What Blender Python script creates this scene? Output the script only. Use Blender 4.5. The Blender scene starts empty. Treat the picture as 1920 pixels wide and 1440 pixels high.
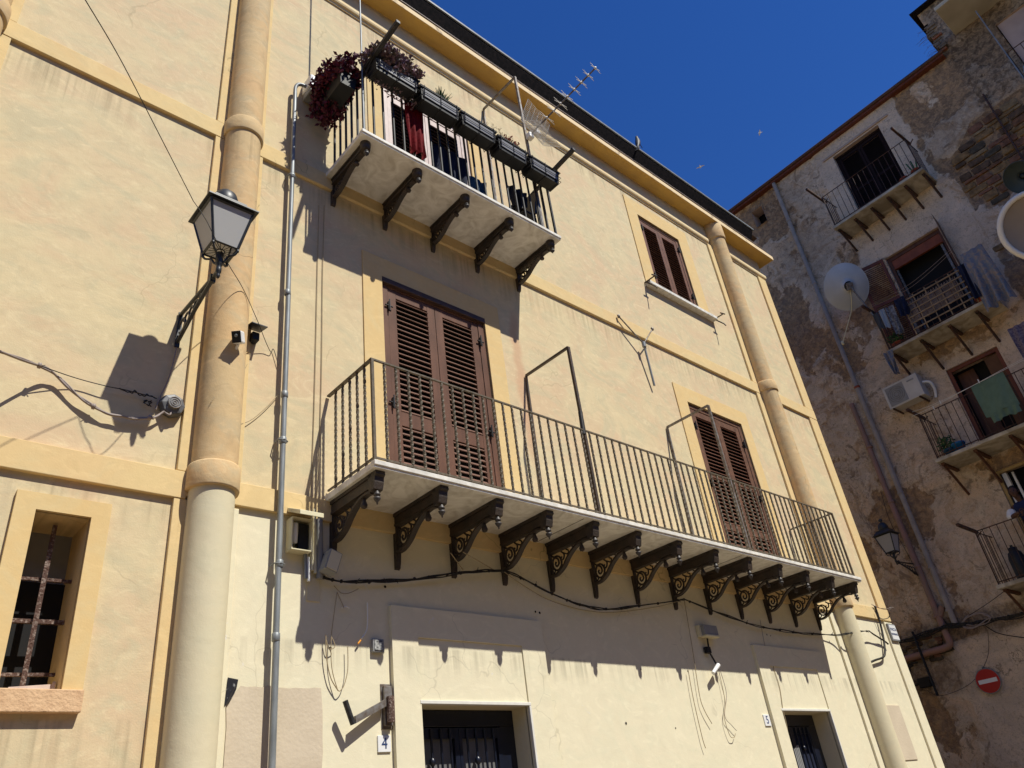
import bpy, bmesh, math, random
from mathutils import Vector, Matrix, noise
random.seed(7)
R_ = math.radians

# ------------------------------------------------------------------ camera
CAM = Vector((0.0, -5.2, 1.6))
F_PX = 1446.0
ROT = ((0.7440981, -0.6574285, -0.1187679), (0.2674376, 0.4560391, -0.848826), (0.6122052, 0.5998468, 0.5151589))          # world axes seen in camera axes (x right, y down, z forward)
RM = Matrix(ROT)
RT = RM.transposed()
sc = bpy.context.scene
cam_d = bpy.data.cameras.new('camera')
cam = bpy.data.objects.new('camera', cam_d)
sc.collection.objects.link(cam)
cx_, cy_, cz_ = RT @ Vector((1, 0, 0)), RT @ Vector((0, -1, 0)), RT @ Vector((0, 0, -1))
cam.matrix_world = Matrix(((cx_.x, cy_.x, cz_.x, CAM.x), (cx_.y, cy_.y, cz_.y, CAM.y), (cx_.z, cy_.z, cz_.z, CAM.z), (0, 0, 0, 1)))
cam_d.sensor_width = 36
cam_d.lens = F_PX / 1920 * 36
cam_d.clip_end = 2000
cam_d.clip_start = 0.05
sc.camera = cam

# ------------------------------------------------------------------ light
SUN = Vector((0.29, -1.0, 1.52)).normalized()          # towards the sun
w = bpy.data.worlds.new('World'); sc.world = w; w.use_nodes = True
nt = w.node_tree; nt.nodes.clear()
sky = nt.nodes.new('ShaderNodeTexSky'); sky.sky_type = 'NISHITA'; sky.sun_disc = False
sky.sun_elevation = math.asin(SUN.z); sky.sun_rotation = math.atan2(SUN.x, SUN.y)
sky.altitude = 0; sky.air_density = 1.1; sky.dust_density = 0.0; sky.ozone_density = 9.0
hsv = nt.nodes.new('ShaderNodeHueSaturation'); hsv.inputs['Saturation'].default_value = 1.19; hsv.inputs['Hue'].default_value = 0.514
bg = nt.nodes.new('ShaderNodeBackground'); bg.inputs[1].default_value = 0.082
wo = nt.nodes.new('ShaderNodeOutputWorld')
nt.links.new(sky.outputs[0], hsv.inputs['Color']); nt.links.new(hsv.outputs[0], bg.inputs[0]); nt.links.new(bg.outputs[0], wo.inputs[0])
sl = bpy.data.lights.new('sun', 'SUN'); sl.energy = 4.4; sl.angle = R_(0.5); sl.color = (1.0, 0.965, 0.86)
so = bpy.data.objects.new('sun', sl); sc.collection.objects.link(so)
so.rotation_euler = SUN.to_track_quat('Z', 'Y').to_euler(); so.location = (5, -20, 30)
sc.view_settings.view_transform = 'Standard'; sc.view_settings.look = 'None'
sc.view_settings.exposure = 0.42; sc.view_settings.gamma = 1.0

# ------------------------------------------------------------------ helpers
COL = sc.collection
WL = {}

def fac(px, py, y=0.0):
    """point of the vertical plane at depth y that shows at this place of the photo"""
    r = RT @ Vector((px - 960, py - 720, F_PX)); t = (y - CAM.y) / r.y
    return CAM + r * t

PHI = -1.6096530861863157
X0 = 16.6
RD = Vector((math.cos(PHI), math.sin(PHI), 0)); RN = Vector((math.sin(PHI), -math.cos(PHI), 0))
def rb(s, off, z):
    """old house frame: s along its wall, off out from the wall, z up"""
    return Vector((X0, 0, 0)) + RD * s + RN * off + Vector((0, 0, z))
def rbp(px, py, off=0.0):
    r = RT @ Vector((px - 960, py - 720, F_PX)); P0 = Vector((X0, 0, 0)) + RN * off
    p = CAM + r * ((P0 - CAM).dot(RN) / r.dot(RN))
    return (p - P0).dot(RD), p.z

class MB:
    def __init__(s, T=None):
        s.v = []; s.f = []; s.m = []; s.T = T; s.sm = []
    def add(s, vs, fs, mi=0, smooth=False):
        b = len(s.v)
        for p in vs: s.v.append(s.T(*p) if s.T else Vector(p))
        for f in fs: s.f.append([b + i for i in f]); s.m.append(mi); s.sm.append(smooth)
    def box(s, x0, x1, y0, y1, z0, z1, mi=0):
        s.add([(x0,y0,z0),(x1,y0,z0),(x1,y1,z0),(x0,y1,z0),(x0,y0,z1),(x1,y0,z1),(x1,y1,z1),(x0,y1,z1)],
              [(0,3,2,1),(4,5,6,7),(0,1,5,4),(1,2,6,5),(2,3,7,6),(3,0,4,7)], mi)
    def quad(s, a, b, c, d, mi=0): s.add([a,b,c,d], [(0,1,2,3)], mi)
    def tube(s, pts, r, n=6, mi=0, close=False, caps=True, r1=None, tw=0.0, smooth=True, off=0.0):
        P = [Vector(s.T(*p)) if s.T else Vector(p) for p in pts]
        T = s.T; s.T = None
        vs = []; k = len(P); up = None
        for i, p in enumerate(P):
            if close: d = (P[(i+1) % k] - P[i-1])
            else: d = P[min(i+1, k-1)] - P[max(i-1, 0)]
            if d.length < 1e-9: d = Vector((0,0,1))
            d.normalize()
            if up is None:
                up = Vector((0,0,1)) if abs(d.z) < 0.9 else Vector((1,0,0))
            a = up - d * up.dot(d)
            if a.length < 1e-6: a = d.orthogonal()
            a.normalize(); up = a; b = d.cross(a)
            rr = r if r1 is None else r + (r1 - r) * i / max(1, k-1)
            if callable(r): rr = r(i / max(1, k-1))
            for j in range(n):
                t = 2*math.pi*j/n + tw*i + off
                vs.append(p + a*math.cos(t)*rr + b*math.sin(t)*rr)
        fs = []
        for i in range(k if close else k-1):
            i2 = (i+1) % k
            for j in range(n):
                j2 = (j+1) % n
                fs.append((i*n+j, i*n+j2, i2*n+j2, i2*n+j))
        s.add(vs, fs, mi, smooth)
        if caps and not close:
            s.add([vs[j] for j in range(n)], [tuple(reversed(range(n)))], mi)
            s.add([vs[(k-1)*n+j] for j in range(n)], [tuple(range(n))], mi)
        s.T = T
    def bar(s, a, b, w_=0.02, h=None, mi=0):
        """square bar between two points"""
        s.tube([a, b], w_*0.7071, 4, mi, smooth=False, off=math.pi/4)
    def lathe(s, c, prof, n=12, ax='z', mi=0, a0=0.0, a1=2*math.pi, smooth=True):
        """prof = [(radius, height)]"""
        vs = []; full = abs(a1-a0-2*math.pi) < 1e-6; m = n if full else n+1
        for r, h in prof:
            for j in range(m):
                t = a0 + (a1-a0)*j/n
                x, y = r*math.cos(t), r*math.sin(t)
                if ax == 'z': vs.append((c[0]+x, c[1]+y, c[2]+h))
                elif ax == 'y': vs.append((c[0]+x, c[1]+h, c[2]+y))
                else: vs.append((c[0]+h, c[1]+x, c[2]+y))
        fs = []
        for i in range(len(prof)-1):
            for j in range(n):
                j2 = (j+1) % m if full else j+1
                fs.append((i*m+j, i*m+j2, (i+1)*m+j2, (i+1)*m+j))
        s.add(vs, fs, mi, smooth)
    def disc(s, c, r, n=16, ax='y', mi=0):
        vs = []
        for j in range(n):
            t = 2*math.pi*j/n
            if ax == 'y': vs.append((c[0]+r*math.cos(t), c[1], c[2]+r*math.sin(t)))
            elif ax == 'x': vs.append((c[0], c[1]+r*math.cos(t), c[2]+r*math.sin(t)))
            else: vs.append((c[0]+r*math.cos(t), c[1]+r*math.sin(t), c[2]))
        s.add(vs, [tuple(range(n))], mi)
    def prism(s, pts, x0, x1, mi=0):
        """outline in (y,z) swept along x"""
        n = len(pts)
        vs = [(x0, y, z) for y, z in pts] + [(x1, y, z) for y, z in pts]
        fs = [tuple(range(n)), tuple(reversed(range(n, 2*n)))] + [(i, i+n, (i+1) % n + n, (i+1) % n) for i in range(n)]
        s.add(vs, fs, mi)
    def plate(s, pts, y0, y1, mi=0):
        n = len(pts)
        s.add([(x, y0, z) for x, z in pts] + [(x, y1, z) for x, z in pts], [tuple(range(n)), tuple(reversed(range(n, 2*n)))] + [(i, i+n, (i+1) % n + n, (i+1) % n) for i in range(n)], mi)
    def build(s, name, mats, parent=None, bevel=0.0, loc=None, fix=True):
        me = bpy.data.meshes.new(name)
        if loc is None:
            n = len(s.v); mn = [min(v[i] for v in s.v) for i in range(3)]; mx = [max(v[i] for v in s.v) for i in range(3)]
            loc = Vector([(mn[i]+mx[i])/2 for i in range(3)])
        loc = Vector(loc)
        me.from_pydata([tuple(Vector(v) - loc) for v in s.v], [], s.f)
        if not isinstance(mats, (list, tuple)): mats = [mats]
        for m in mats: me.materials.append(m)
        for p, mi, sm in zip(me.polygons, s.m, s.sm):
            p.material_index = mi; p.use_smooth = sm
        if fix:
            bm = bmesh.new(); bm.from_mesh(me)
            bmesh.ops.recalc_face_normals(bm, faces=bm.faces)
            bm.to_mesh(me); bm.free()
        o = bpy.data.objects.new(name, me); COL.objects.link(o); o.location = loc; WL[o] = loc
        if parent: par(o, parent)
        if bevel:
            b = o.modifiers.new('edge', 'BEVEL'); b.width = bevel; b.segments = 2; b.limit_method = 'ANGLE'; b.harden_normals = False
        return o

def par(o, p):
    o.parent = p; o.matrix_parent_inverse = Matrix.Translation(-WL[p])
def empty(name, loc, label, cat, group=None):
    o = bpy.data.objects.new(name, None); COL.objects.link(o); o.location = loc; WL[o] = Vector(loc); o.empty_display_size = 0.1
    return tag(o, label, cat, group)
def tag(o, label=None, cat=None, group=None, kind=None):
    if label: o['label'] = label
    if cat: o['category'] = cat
    if group: o['group'] = group
    if kind: o['kind'] = kind
    return o
def dup(o, d, parent=None, scale=None, rot=None):
    """a copy moved by d (children too); shares mesh data"""
    c = o.copy(); COL.objects.link(c)
    c.location = Vector(o.location) + Vector(d); WL[c] = WL[o] + Vector(d)
    if parent: c.parent = parent; c.matrix_parent_inverse = Matrix.Translation(-WL[parent])
    if scale: c.scale = scale
    if rot: c.rotation_euler = rot
    for ch in [k for k in KIDS.get(o, [])]:
        k2 = dup(ch, d, c)
        KIDS.setdefault(c, []).append(k2)
    return c
KIDS = {}
def kid(o, parent):
    KIDS.setdefault(parent, []).append(o); return o

def crom(pts, n=6):
    """smooth polyline through the points"""
    P = [Vector(p) for p in pts]; out = []
    for i in range(len(P)-1):
        p0 = P[max(i-1, 0)]; p1 = P[i]; p2 = P[i+1]; p3 = P[min(i+2, len(P)-1)]
        for k in range(n):
            t = k/n
            out.append(0.5*((2*p1) + (p2-p0)*t + (2*p0-5*p1+4*p2-p3)*t*t + (3*p1-p0-3*p2+p3)*t*t*t))
    out.append(P[-1]); return out

# ------------------------------------------------------------------ materials
def mat(name, col, rough=0.7, metal=0.0, var=0.0, vscale=4.0, col2=None, bump=0.0, bscale=60.0, spec=0.3, streak=0.0, detail=6.0, dist=0.0, mapscale=(1,1,1), ramp=(0.35, 0.65)):
    m = bpy.data.materials.new(name); m.use_nodes = True
    nt = m.node_tree; N = nt.nodes; L = nt.links
    b = N['Principled BSDF']; b.inputs['Roughness'].default_value = rough; b.inputs['Metallic'].default_value = metal
    b.inputs['Specular IOR Level'].default_value = spec
    b.inputs['Base Color'].default_value = (*col, 1)
    if col2 or var or bump:
        g = N.new('ShaderNodeNewGeometry'); mp = N.new('ShaderNodeMapping'); mp.inputs['Scale'].default_value = mapscale
        L.new(g.outputs['Position'], mp.inputs[0])
    if col2 or var:
        n = N.new('ShaderNodeTexNoise'); n.inputs['Scale'].default_value = vscale; n.inputs['Detail'].default_value = detail; n.inputs['Distortion'].default_value = dist
        L.new(mp.outputs[0], n.inputs[0])
        r = N.new('ShaderNodeValToRGB'); c2 = col2 or tuple(c*(1-var) for c in col)
        r.color_ramp.elements[0].color = (*c2, 1); r.color_ramp.elements[1].color = (*col, 1)
        r.color_ramp.elements[0].position = ramp[0]; r.color_ramp.elements[1].position = ramp[1]
        L.new(n.outputs[0], r.inputs[0]); L.new(r.outputs[0], b.inputs['Base Color'])
    if bump:
        n2 = N.new('ShaderNodeTexNoise'); n2.inputs['Scale'].default_value = bscale; n2.inputs['Detail'].default_value = 5
        L.new(mp.outputs[0], n2.inputs[0])
        bp = N.new('ShaderNodeBump'); bp.inputs['Strength'].default_value = bump; bp.inputs['Distance'].default_value = 0.02
        L.new(n2.outputs[0], bp.inputs['Height']); L.new(bp.outputs[0], b.inputs['Normal'])
    return m

def mixrgb(N, L, fac_, a, b, bt='MIX'):
    x = N.new('ShaderNodeMix'); x.data_type = 'RGBA'; x.blend_type = bt
    if isinstance(fac_, (int, float)): x.inputs[0].default_value = fac_
    else: L.new(fac_, x.inputs[0])
    for i, v in ((6, a), (7, b)):
        if isinstance(v, tuple): x.inputs[i].default_value = (*v, 1)
        else: L.new(v, x.inputs[i])
    return x.outputs[2]
def nz(N, L, src, scale, detail=5, dist=0.0, ms=None, rough=0.55, loc=None):
    if ms or loc:
        mp = N.new('ShaderNodeMapping')
        if ms: mp.inputs['Scale'].default_value = ms
        if loc: mp.inputs['Location'].default_value = loc
        L.new(src, mp.inputs[0]); src = mp.outputs[0]
    n = N.new('ShaderNodeTexNoise'); n.inputs['Scale'].default_value = scale; n.inputs['Detail'].default_value = detail
    n.inputs['Distortion'].default_value = dist; n.inputs['Roughness'].default_value = rough
    L.new(src, n.inputs[0]); return n.outputs[0]
def rmp(N, L, src, a, b, lo=0.0, hi=1.0):
    m = N.new('ShaderNodeMapRange'); m.inputs[1].default_value = a; m.inputs[2].default_value = b
    m.inputs[3].default_value = lo; m.inputs[4].default_value = hi; m.clamp = True
    m.interpolation_type = 'SMOOTHSTEP'
    L.new(src, m.inputs[0]); return m.outputs[0]
def mth(N, L, op, a, b=0.0):
    m = N.new('ShaderNodeMath'); m.operation = op
    for i, v in ((0, a), (1, b)):
        if isinstance(v, (int, float)): m.inputs[i].default_value = v
        else: L.new(v, m.inputs[i])
    return m.outputs[0]

def plaster(name, base, warm, cool, dark, streaks=(), bump=0.35, mott=1.0, cracks=0.0, chip=None, stain=None):
    """limewash / trowelled plaster; streaks = list of (z_top, length) where grime runs down under a ledge"""
    m = bpy.data.materials.new(name); m.use_nodes = True; nt = m.node_tree; N = nt.nodes; L = nt.links
    b = N['Principled BSDF']; b.inputs['Roughness'].default_value = 0.9; b.inputs['Specular IOR Level'].default_value = 0.15
    g = N.new('ShaderNodeNewGeometry').outputs['Position']
    n1 = nz(N, L, g, 0.75, 5, 1.6, (1, 1, 1.3)); n2 = nz(N, L, g, 1.5, 6, 2.6, (1, 1, 1.5), loc=(3.1, 0, 7)); n3 = nz(N, L, g, 7, 5, 1.2)
    n4 = nz(N, L, g, 2.4, 7, 3.5, (1.0, 1, 1.8), loc=(9, 2, 1), rough=0.62)
    c = mixrgb(N, L, rmp(N, L, n1, 0.35, 0.68, 0, 0.9*mott), base, warm)
    c = mixrgb(N, L, rmp(N, L, n2, 0.42, 0.7, 0, 0.75*mott), c, cool)
    c = mixrgb(N, L, rmp(N, L, n4, 0.5, 0.72, 0, 0.55*mott), c, tuple(min(1, x*1.12+0.02) for x in base))
    c = mixrgb(N, L, rmp(N, L, n3, 0.45, 0.8, 0, 0.3*mott), c, dark)
    sp = nz(N, L, g, 38, 3, 0.0); c = mixrgb(N, L, rmp(N, L, sp, 0.68, 0.78, 0, 0.35), c, dark)
    if streaks:
        sx = N.new('ShaderNodeSeparateXYZ'); L.new(g, sx.inputs[0]); z = sx.outputs[2]
        st = nz(N, L, g, 1.0, 4, 0.3, (16, 1, 0.5)); st2 = nz(N, L, g, 1.2, 3, 0)
        tot = None
        for zt, ln in streaks:
            d = mth(N, L, 'SUBTRACT', zt, z)                      # below the ledge
            a = rmp(N, L, d, 0.0, 0.03); e = rmp(N, L, d, ln*0.2, ln, 1, 0)
            k = mth(N, L, 'MULTIPLY', a, e); tot = k if tot is None else mth(N, L, 'ADD', tot, k)
        s_ = mth(N, L, 'MULTIPLY', tot, mth(N, L, 'MULTIPLY', rmp(N, L, st, 0.42, 0.75), rmp(N, L, st2, 0.35, 0.6, 0.35, 1)))
        c = mixrgb(N, L, mth(N, L, 'MULTIPLY', s_, 0.60), c, tuple(x*0.55 for x in dark))
    if stain:
        sx2 = N.new('ShaderNodeSeparateXYZ'); L.new(g, sx2.inputs[0])
        wob = nz(N, L, g, 1.3, 4, 0.5, (0.1, 1, 1)); xx = mth(N, L, 'ABSOLUTE', mth(N, L, 'SUBTRACT', mth(N, L, 'ADD', sx2.outputs[0], mth(N, L, 'MULTIPLY', wob, 0.35)), stain[0]+0.16))
        k = mth(N, L, 'MULTIPLY', rmp(N, L, xx, 0.02, 0.11, 1, 0), mth(N, L, 'MULTIPLY', rmp(N, L, sx2.outputs[2], stain[1], stain[1]+0.5), rmp(N, L, sx2.outputs[2], stain[2]-0.4, stain[2], 1, 0)))
        c = mixrgb(N, L, mth(N, L, 'MULTIPLY', k, 0.55), c, (0.55, 0.31, 0.19))
    if cracks:
        v = N.new('ShaderNodeTexVoronoi'); v.feature = 'DISTANCE_TO_EDGE'; v.inputs['Scale'].default_value = 1.1
        wv = nz(N, L, g, 3, 5, 0); mv = N.new('ShaderNodeVectorMath'); mv.operation = 'SCALE'
        vm = N.new('ShaderNodeVectorMath'); vm.operation = 'ADD'
        cmb = N.new('ShaderNodeCombineXYZ'); L.new(nz(N, L, g, 1.6, 3, 0), cmb.inputs[0]); L.new(nz(N, L, g, 1.9, 3, 0), cmb.inputs[2])
        L.new(g, vm.inputs[0]); L.new(cmb.outputs[0], vm.inputs[1]); L.new(vm.outputs[0], v.inputs['Vector'])
        line = rmp(N, L, v.outputs[0], 0.0, 0.008, 1, 0); pm = rmp(N, L, nz(N, L, g, 0.9, 3, 0), 0.53, 0.58)
        c = mixrgb(N, L, mth(N, L, 'MULTIPLY', mth(N, L, 'MULTIPLY', line, pm), cracks), c, tuple(x*0.4 for x in dark))
    if chip:
        cn = nz(N, L, g, 5.5, 8, 0.6, loc=(1.7, 0, 4.2), rough=0.7); pmk = nz(N, L, g, 0.8, 2, 0)
        c = mixrgb(N, L, mth(N, L, 'MULTIPLY', rmp(N, L, cn, 0.655, 0.67), rmp(N, L, pmk, 0.5, 0.56)), c, chip)
    L.new(c, b.inputs['Base Color'])
    f1 = nz(N, L, g, 90, 4, 0); f2 = nz(N, L, g, 8, 6, 0.3, (1, 1, 1.2)); f3 = nz(N, L, g, 2.2, 4, 0.4)
    h = mth(N, L, 'ADD', mth(N, L, 'MULTIPLY', f1, 0.12), mth(N, L, 'ADD', mth(N, L, 'MULTIPLY', f2, 0.28), mth(N, L, 'MULTIPLY', f3, 0.8)))
    bp = N.new('ShaderNodeBump'); bp.inputs['Strength'].default_value = bump; bp.inputs['Distance'].default_value = 0.03
    L.new(h, bp.inputs['Height']); L.new(bp.outputs[0], b.inputs['Normal'])
    return m

M = {}
M['yellow'] = plaster('yellow_plaster', (0.66, 0.545, 0.335), (0.64, 0.475, 0.30), (0.56, 0.49, 0.315), (0.49, 0.385, 0.24), [(7.70, 0.5), (11.07, 0.5), (3.98, 0.35), (2.56, 0.5)], cracks=0.22, mott=1.05, stain=(5.50, 4.9, 7.3))
M['ochre'] = plaster('ochre_trim_plaster', (0.71, 0.535, 0.27), (0.69, 0.49, 0.25), (0.64, 0.51, 0.28), (0.52, 0.38, 0.18), [(3.86, 0.25), (11.56, 0.3)], bump=0.25, mott=0.8, cracks=0.5)
M['cream'] = plaster('cream_plaster', (0.745, 0.68, 0.495), (0.73, 0.655, 0.475), (0.69, 0.65, 0.475), (0.60, 0.54, 0.39), [(3.1, 0.3)], bump=0.22, mott=0.8, cracks=0.25, chip=(0.72, 0.68, 0.60))
M['column_pale'] = plaster('pale_column_plaster', (0.64, 0.57, 0.39), (0.66, 0.57, 0.40), (0.60, 0.56, 0.40), (0.54, 0.48, 0.33), bump=0.25, mott=0.5)
M['beige'] = mat('beige_repair_paint', (0.61, 0.515, 0.385), 0.85, col2=(0.55, 0.46, 0.34), vscale=2.5, dist=1.0, bump=0.15, bscale=40)
M['marble'] = mat('weathered_marble', (0.79, 0.77, 0.72), 0.7, col2=(0.56, 0.53, 0.47), vscale=5.0, dist=2.0, bump=0.15, bscale=30, ramp=(0.3, 0.62))
M['marble_edge'] = mat('white_marble_edge', (0.78, 0.75, 0.68), 0.6, var=0.25, vscale=14)
M['iron'] = mat('dark_painted_iron', (0.045, 0.035, 0.028), 0.5, col2=(0.085, 0.055, 0.035), vscale=18, bump=0.2, bscale=80, spec=0.5)
M['rail_iron'] = mat('brown_painted_iron', (0.095, 0.080, 0.055), 0.6, col2=(0.15, 0.115, 0.08), vscale=30, bump=0.15, bscale=90, spec=0.25)
M['black_iron'] = mat('black_iron', (0.011, 0.010, 0.010), 0.6, col2=(0.06, 0.045, 0.04), vscale=30, spec=0.5, ramp=(0.3, 0.42))
M['cast_iron'] = mat('cast_iron_bracket', (0.055, 0.038, 0.028), 0.55, col2=(0.032, 0.026, 0.022), vscale=9, bump=0.25, bscale=70, spec=0.4)
M['steel'] = mat('galvanised_steel', (0.27, 0.29, 0.30), 0.5, 0.25, var=0.3, vscale=25, spec=0.4, mapscale=(1, 1, 0.2))
M['steel_dull'] = mat('dull_steel', (0.26, 0.25, 0.24), 0.55, 0.5, col2=(0.15, 0.11, 0.08), vscale=20)
M['shutter'] = mat('brown_shutter_paint', (0.155, 0.074, 0.047), 0.6, var=0.3, vscale=9, spec=0.2, mapscale=(1, 1, 0.3))
M['shutter_old'] = mat('faded_brown_shutter_paint', (0.17, 0.082, 0.05), 0.6, col2=(0.11, 0.055, 0.035), vscale=16, spec=0.3)
M['shutter_dark'] = mat('dark_brown_shutter_paint', (0.07, 0.038, 0.027), 0.5, var=0.3, vscale=10)
M['pink_frame'] = mat('pale_pink_door_frame', (0.62, 0.49, 0.43), 0.5, var=0.15, vscale=12)
M['dark'] = mat('dark_interior', (0.012, 0.012, 0.013), 0.9)
M['navy'] = mat('navy_gate_paint', (0.006, 0.009, 0.022), 0.35, var=0.4, vscale=9, spec=0.6)
M['gate_panel'] = mat('grey_gate_sheet', (0.16, 0.16, 0.16), 0.5, var=0.2, vscale=8, spec=0.4)
M['white_edge'] = mat('white_door_edge', (0.72, 0.70, 0.64), 0.7, var=0.1, vscale=20)
M['roof_black'] = mat('black_eave_sheet', (0.008, 0.007, 0.008), 0.85, col2=(0.022, 0.017, 0.017), vscale=20, spec=0.05)
M['roof_grey'] = mat('grey_roof_edge', (0.20, 0.22, 0.24), 0.5, var=0.3, vscale=12)
M['plastic_black'] = mat('black_plastic', (0.014, 0.014, 0.015), 0.5, spec=0.3, var=0.3, vscale=6)
M['plastic_grey'] = mat('grey_plastic', (0.28, 0.28, 0.28), 0.5, var=0.15, vscale=10)
M['planter_face'] = mat('grey_planter_face', (0.20, 0.20, 0.22), 0.45, var=0.25, vscale=9)
M['white_plastic'] = mat('white_plastic', (0.78, 0.78, 0.77), 0.4, var=0.05)
M['ivory'] = mat('ivory_plastic', (0.72, 0.66, 0.45), 0.5, var=0.08, vscale=9)
M['cable'] = mat('black_cable', (0.022, 0.02, 0.018), 0.6, col2=(0.10, 0.085, 0.06), vscale=25, ramp=(0.25, 0.42))
M['cable_grey'] = mat('grey_cable', (0.33, 0.27, 0.24), 0.6, var=0.2, vscale=9)
M['cable_tan'] = mat('tan_cable', (0.35, 0.27, 0.16), 0.7)
M['cable_white'] = mat('white_cable', (0.75, 0.73, 0.68), 0.5)
M['orange'] = mat('orange_plug', (0.75, 0.30, 0.03), 0.5)
M['tile_white'] = mat('glazed_white_tile', (0.80, 0.80, 0.80), 0.25, var=0.06, vscale=12, spec=0.6)
M['blue_ink'] = mat('blue_lettering', (0.035, 0.06, 0.16), 0.4)
M['rust'] = mat('rusty_bar', (0.10, 0.055, 0.042), 0.85, col2=(0.26, 0.20, 0.17), vscale=60, bump=0.5, bscale=90, ramp=(0.36, 0.50), detail=8)
M['leaf_red'] = mat('dark_red_leaves', (0.12, 0.008, 0.03), 0.55, col2=(0.035, 0.006, 0.012), vscale=20)
M['leaf_mauve'] = mat('mauve_leaves', (0.30, 0.17, 0.22), 0.55, col2=(0.10, 0.09, 0.06), vscale=14)
M['leaf_green'] = mat('green_leaves', (0.07, 0.17, 0.05), 0.55, col2=(0.03, 0.06, 0.03), vscale=14)
M['leaf_dry'] = mat('dry_twigs', (0.28, 0.20, 0.12), 0.8, col2=(0.20, 0.10, 0.06), vscale=14)
M['flower_pink'] = mat('salmon_flowers', (0.55, 0.20, 0.13), 0.6)
M['flower_red'] = mat('red_flowers', (0.5, 0.02, 0.02), 0.6)
M['terracotta'] = mat('terracotta', (0.30, 0.07, 0.035), 0.8, var=0.2, vscale=8)
M['red_cloth'] = mat('red_cloth', (0.17, 0.004, 0.008), 0.8, var=0.3, vscale=5, bump=0.3, bscale=25, spec=0.1)
M['blue_cloth'] = mat('dark_blue_cloth', (0.012, 0.018, 0.05), 0.9, var=0.4, vscale=7)
M['teal_cloth'] = mat('teal_blue_cloth', (0.03, 0.08, 0.14), 0.9)
M['ochre_deep'] = mat('ochre_soffit_bounce', (0.66, 0.42, 0.11), 0.8, col2=(0.56, 0.35, 0.11), vscale=3, bump=0.1, bscale=30)  # ochre soffit, its strong yellow holds the sun bounce in the colour
M['skin'] = mat('skin', (0.09, 0.045, 0.03), 0.55, spec=0.3)
M['hair'] = mat('black_hair', (0.01, 0.008, 0.007), 0.7)
M['ochre_light'] = plaster('pale_ochre_surround_plaster', (0.70, 0.51, 0.245), (0.68, 0.48, 0.225), (0.66, 0.52, 0.28), (0.55, 0.40, 0.2), bump=0.2, mott=0.8)
M['column'] = plaster('ochre_column_plaster', (0.60, 0.44, 0.24), (0.62, 0.42, 0.22), (0.54, 0.42, 0.25), (0.38, 0.27, 0.15), [(4.05, 0.3), (7.75, 0.6), (11.2, 0.6)], bump=0.4, mott=1.5, cracks=0.5)

# ------------------------------------------------------------------ ground
g = MB(); g.quad((-150, -150, 0), (150, -150, 0), (150, 150, 0), (-150, 150, 0))
tag(g.build('ground', mat('dark_stone_paving', (0.20, 0.15, 0.10), 0.85, col2=(0.14, 0.105, 0.07), vscale=1.3)), kind='structure')

# unseen row of houses, added behind the viewer to cut low sky light
HR = empty('added_house_row', (4, -21, 0), 'plain ochre house row added unseen behind the viewer to block low sky light', 'building')
b = MB(); b.box(-30, 34, -32, -21, 0, 13.0); b.build('wall', mat('row_plaster', (0.50, 0.36, 0.22), 0.9, var=0.25, vscale=0.6), HR)
b = MB(); b.box(-30.3, 34.3, -32.3, -20.6, 13.0, 13.3); b.build('roof', mat('row_roof', (0.24, 0.12, 0.07), 0.9, var=0.3), HR)
b0_ = None
for fl in range(4):
    for k in range(19):
        if b0_ is None:
            b = MB(); b.box(-28, -26.9, -21.01, -20.96, 1.0, 3.0); b0_ = b.build('shutter', mat('row_shutter', (0.05, 0.07, 0.05), 0.6), HR)
        else: dup(b0_, (k*3.2, 0, fl*3.1), HR)

# ------------------------------------------------------------------ yellow building
YB = empty('yellow_building', (6, 0, 0), 'three storey ochre and cream plastered building with two iron balconies, half columns and dark eaves', 'building')

def wall_open(name, mt, x0, x1, z0, z1, y, ops=(), depth=0.25, parent=YB, rev=None):
    xs = sorted({x0, x1, *[v for o in ops for v in o[:2]]}); zs = sorted({z0, z1, *[v for o in ops for v in o[2:4]]})
    b = MB()
    for i in range(len(xs)-1):
        for j in range(len(zs)-1):
            cx, cz = (xs[i]+xs[i+1])/2, (zs[j]+zs[j+1])/2
            if any(o[0] < cx < o[1] and o[2] < cz < o[3] for o in ops): continue
            b.quad((xs[i], y, zs[j]), (xs[i+1], y, zs[j]), (xs[i+1], y, zs[j+1]), (xs[i], y, zs[j+1]))
    for o in ops:
        a, c, d, e = o[:4]; dp = o[4] if len(o) > 4 else depth; mi = 1 if rev else 0
        b.quad((a, y, d), (a, y, e), (a, y+dp, e), (a, y+dp, d), mi); b.quad((c, y, d), (c, y, e), (c, y+dp, e), (c, y+dp, d), mi)
        b.quad((a, y, e), (c, y, e), (c, y+dp, e), (a, y+dp, e), mi); b.quad((a, y, d), (c, y, d), (c, y+dp, d), (a, y+dp, d), mi)
    return b.build(name, [mt] + ([rev] if rev else []), parent, fix=False)

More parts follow.
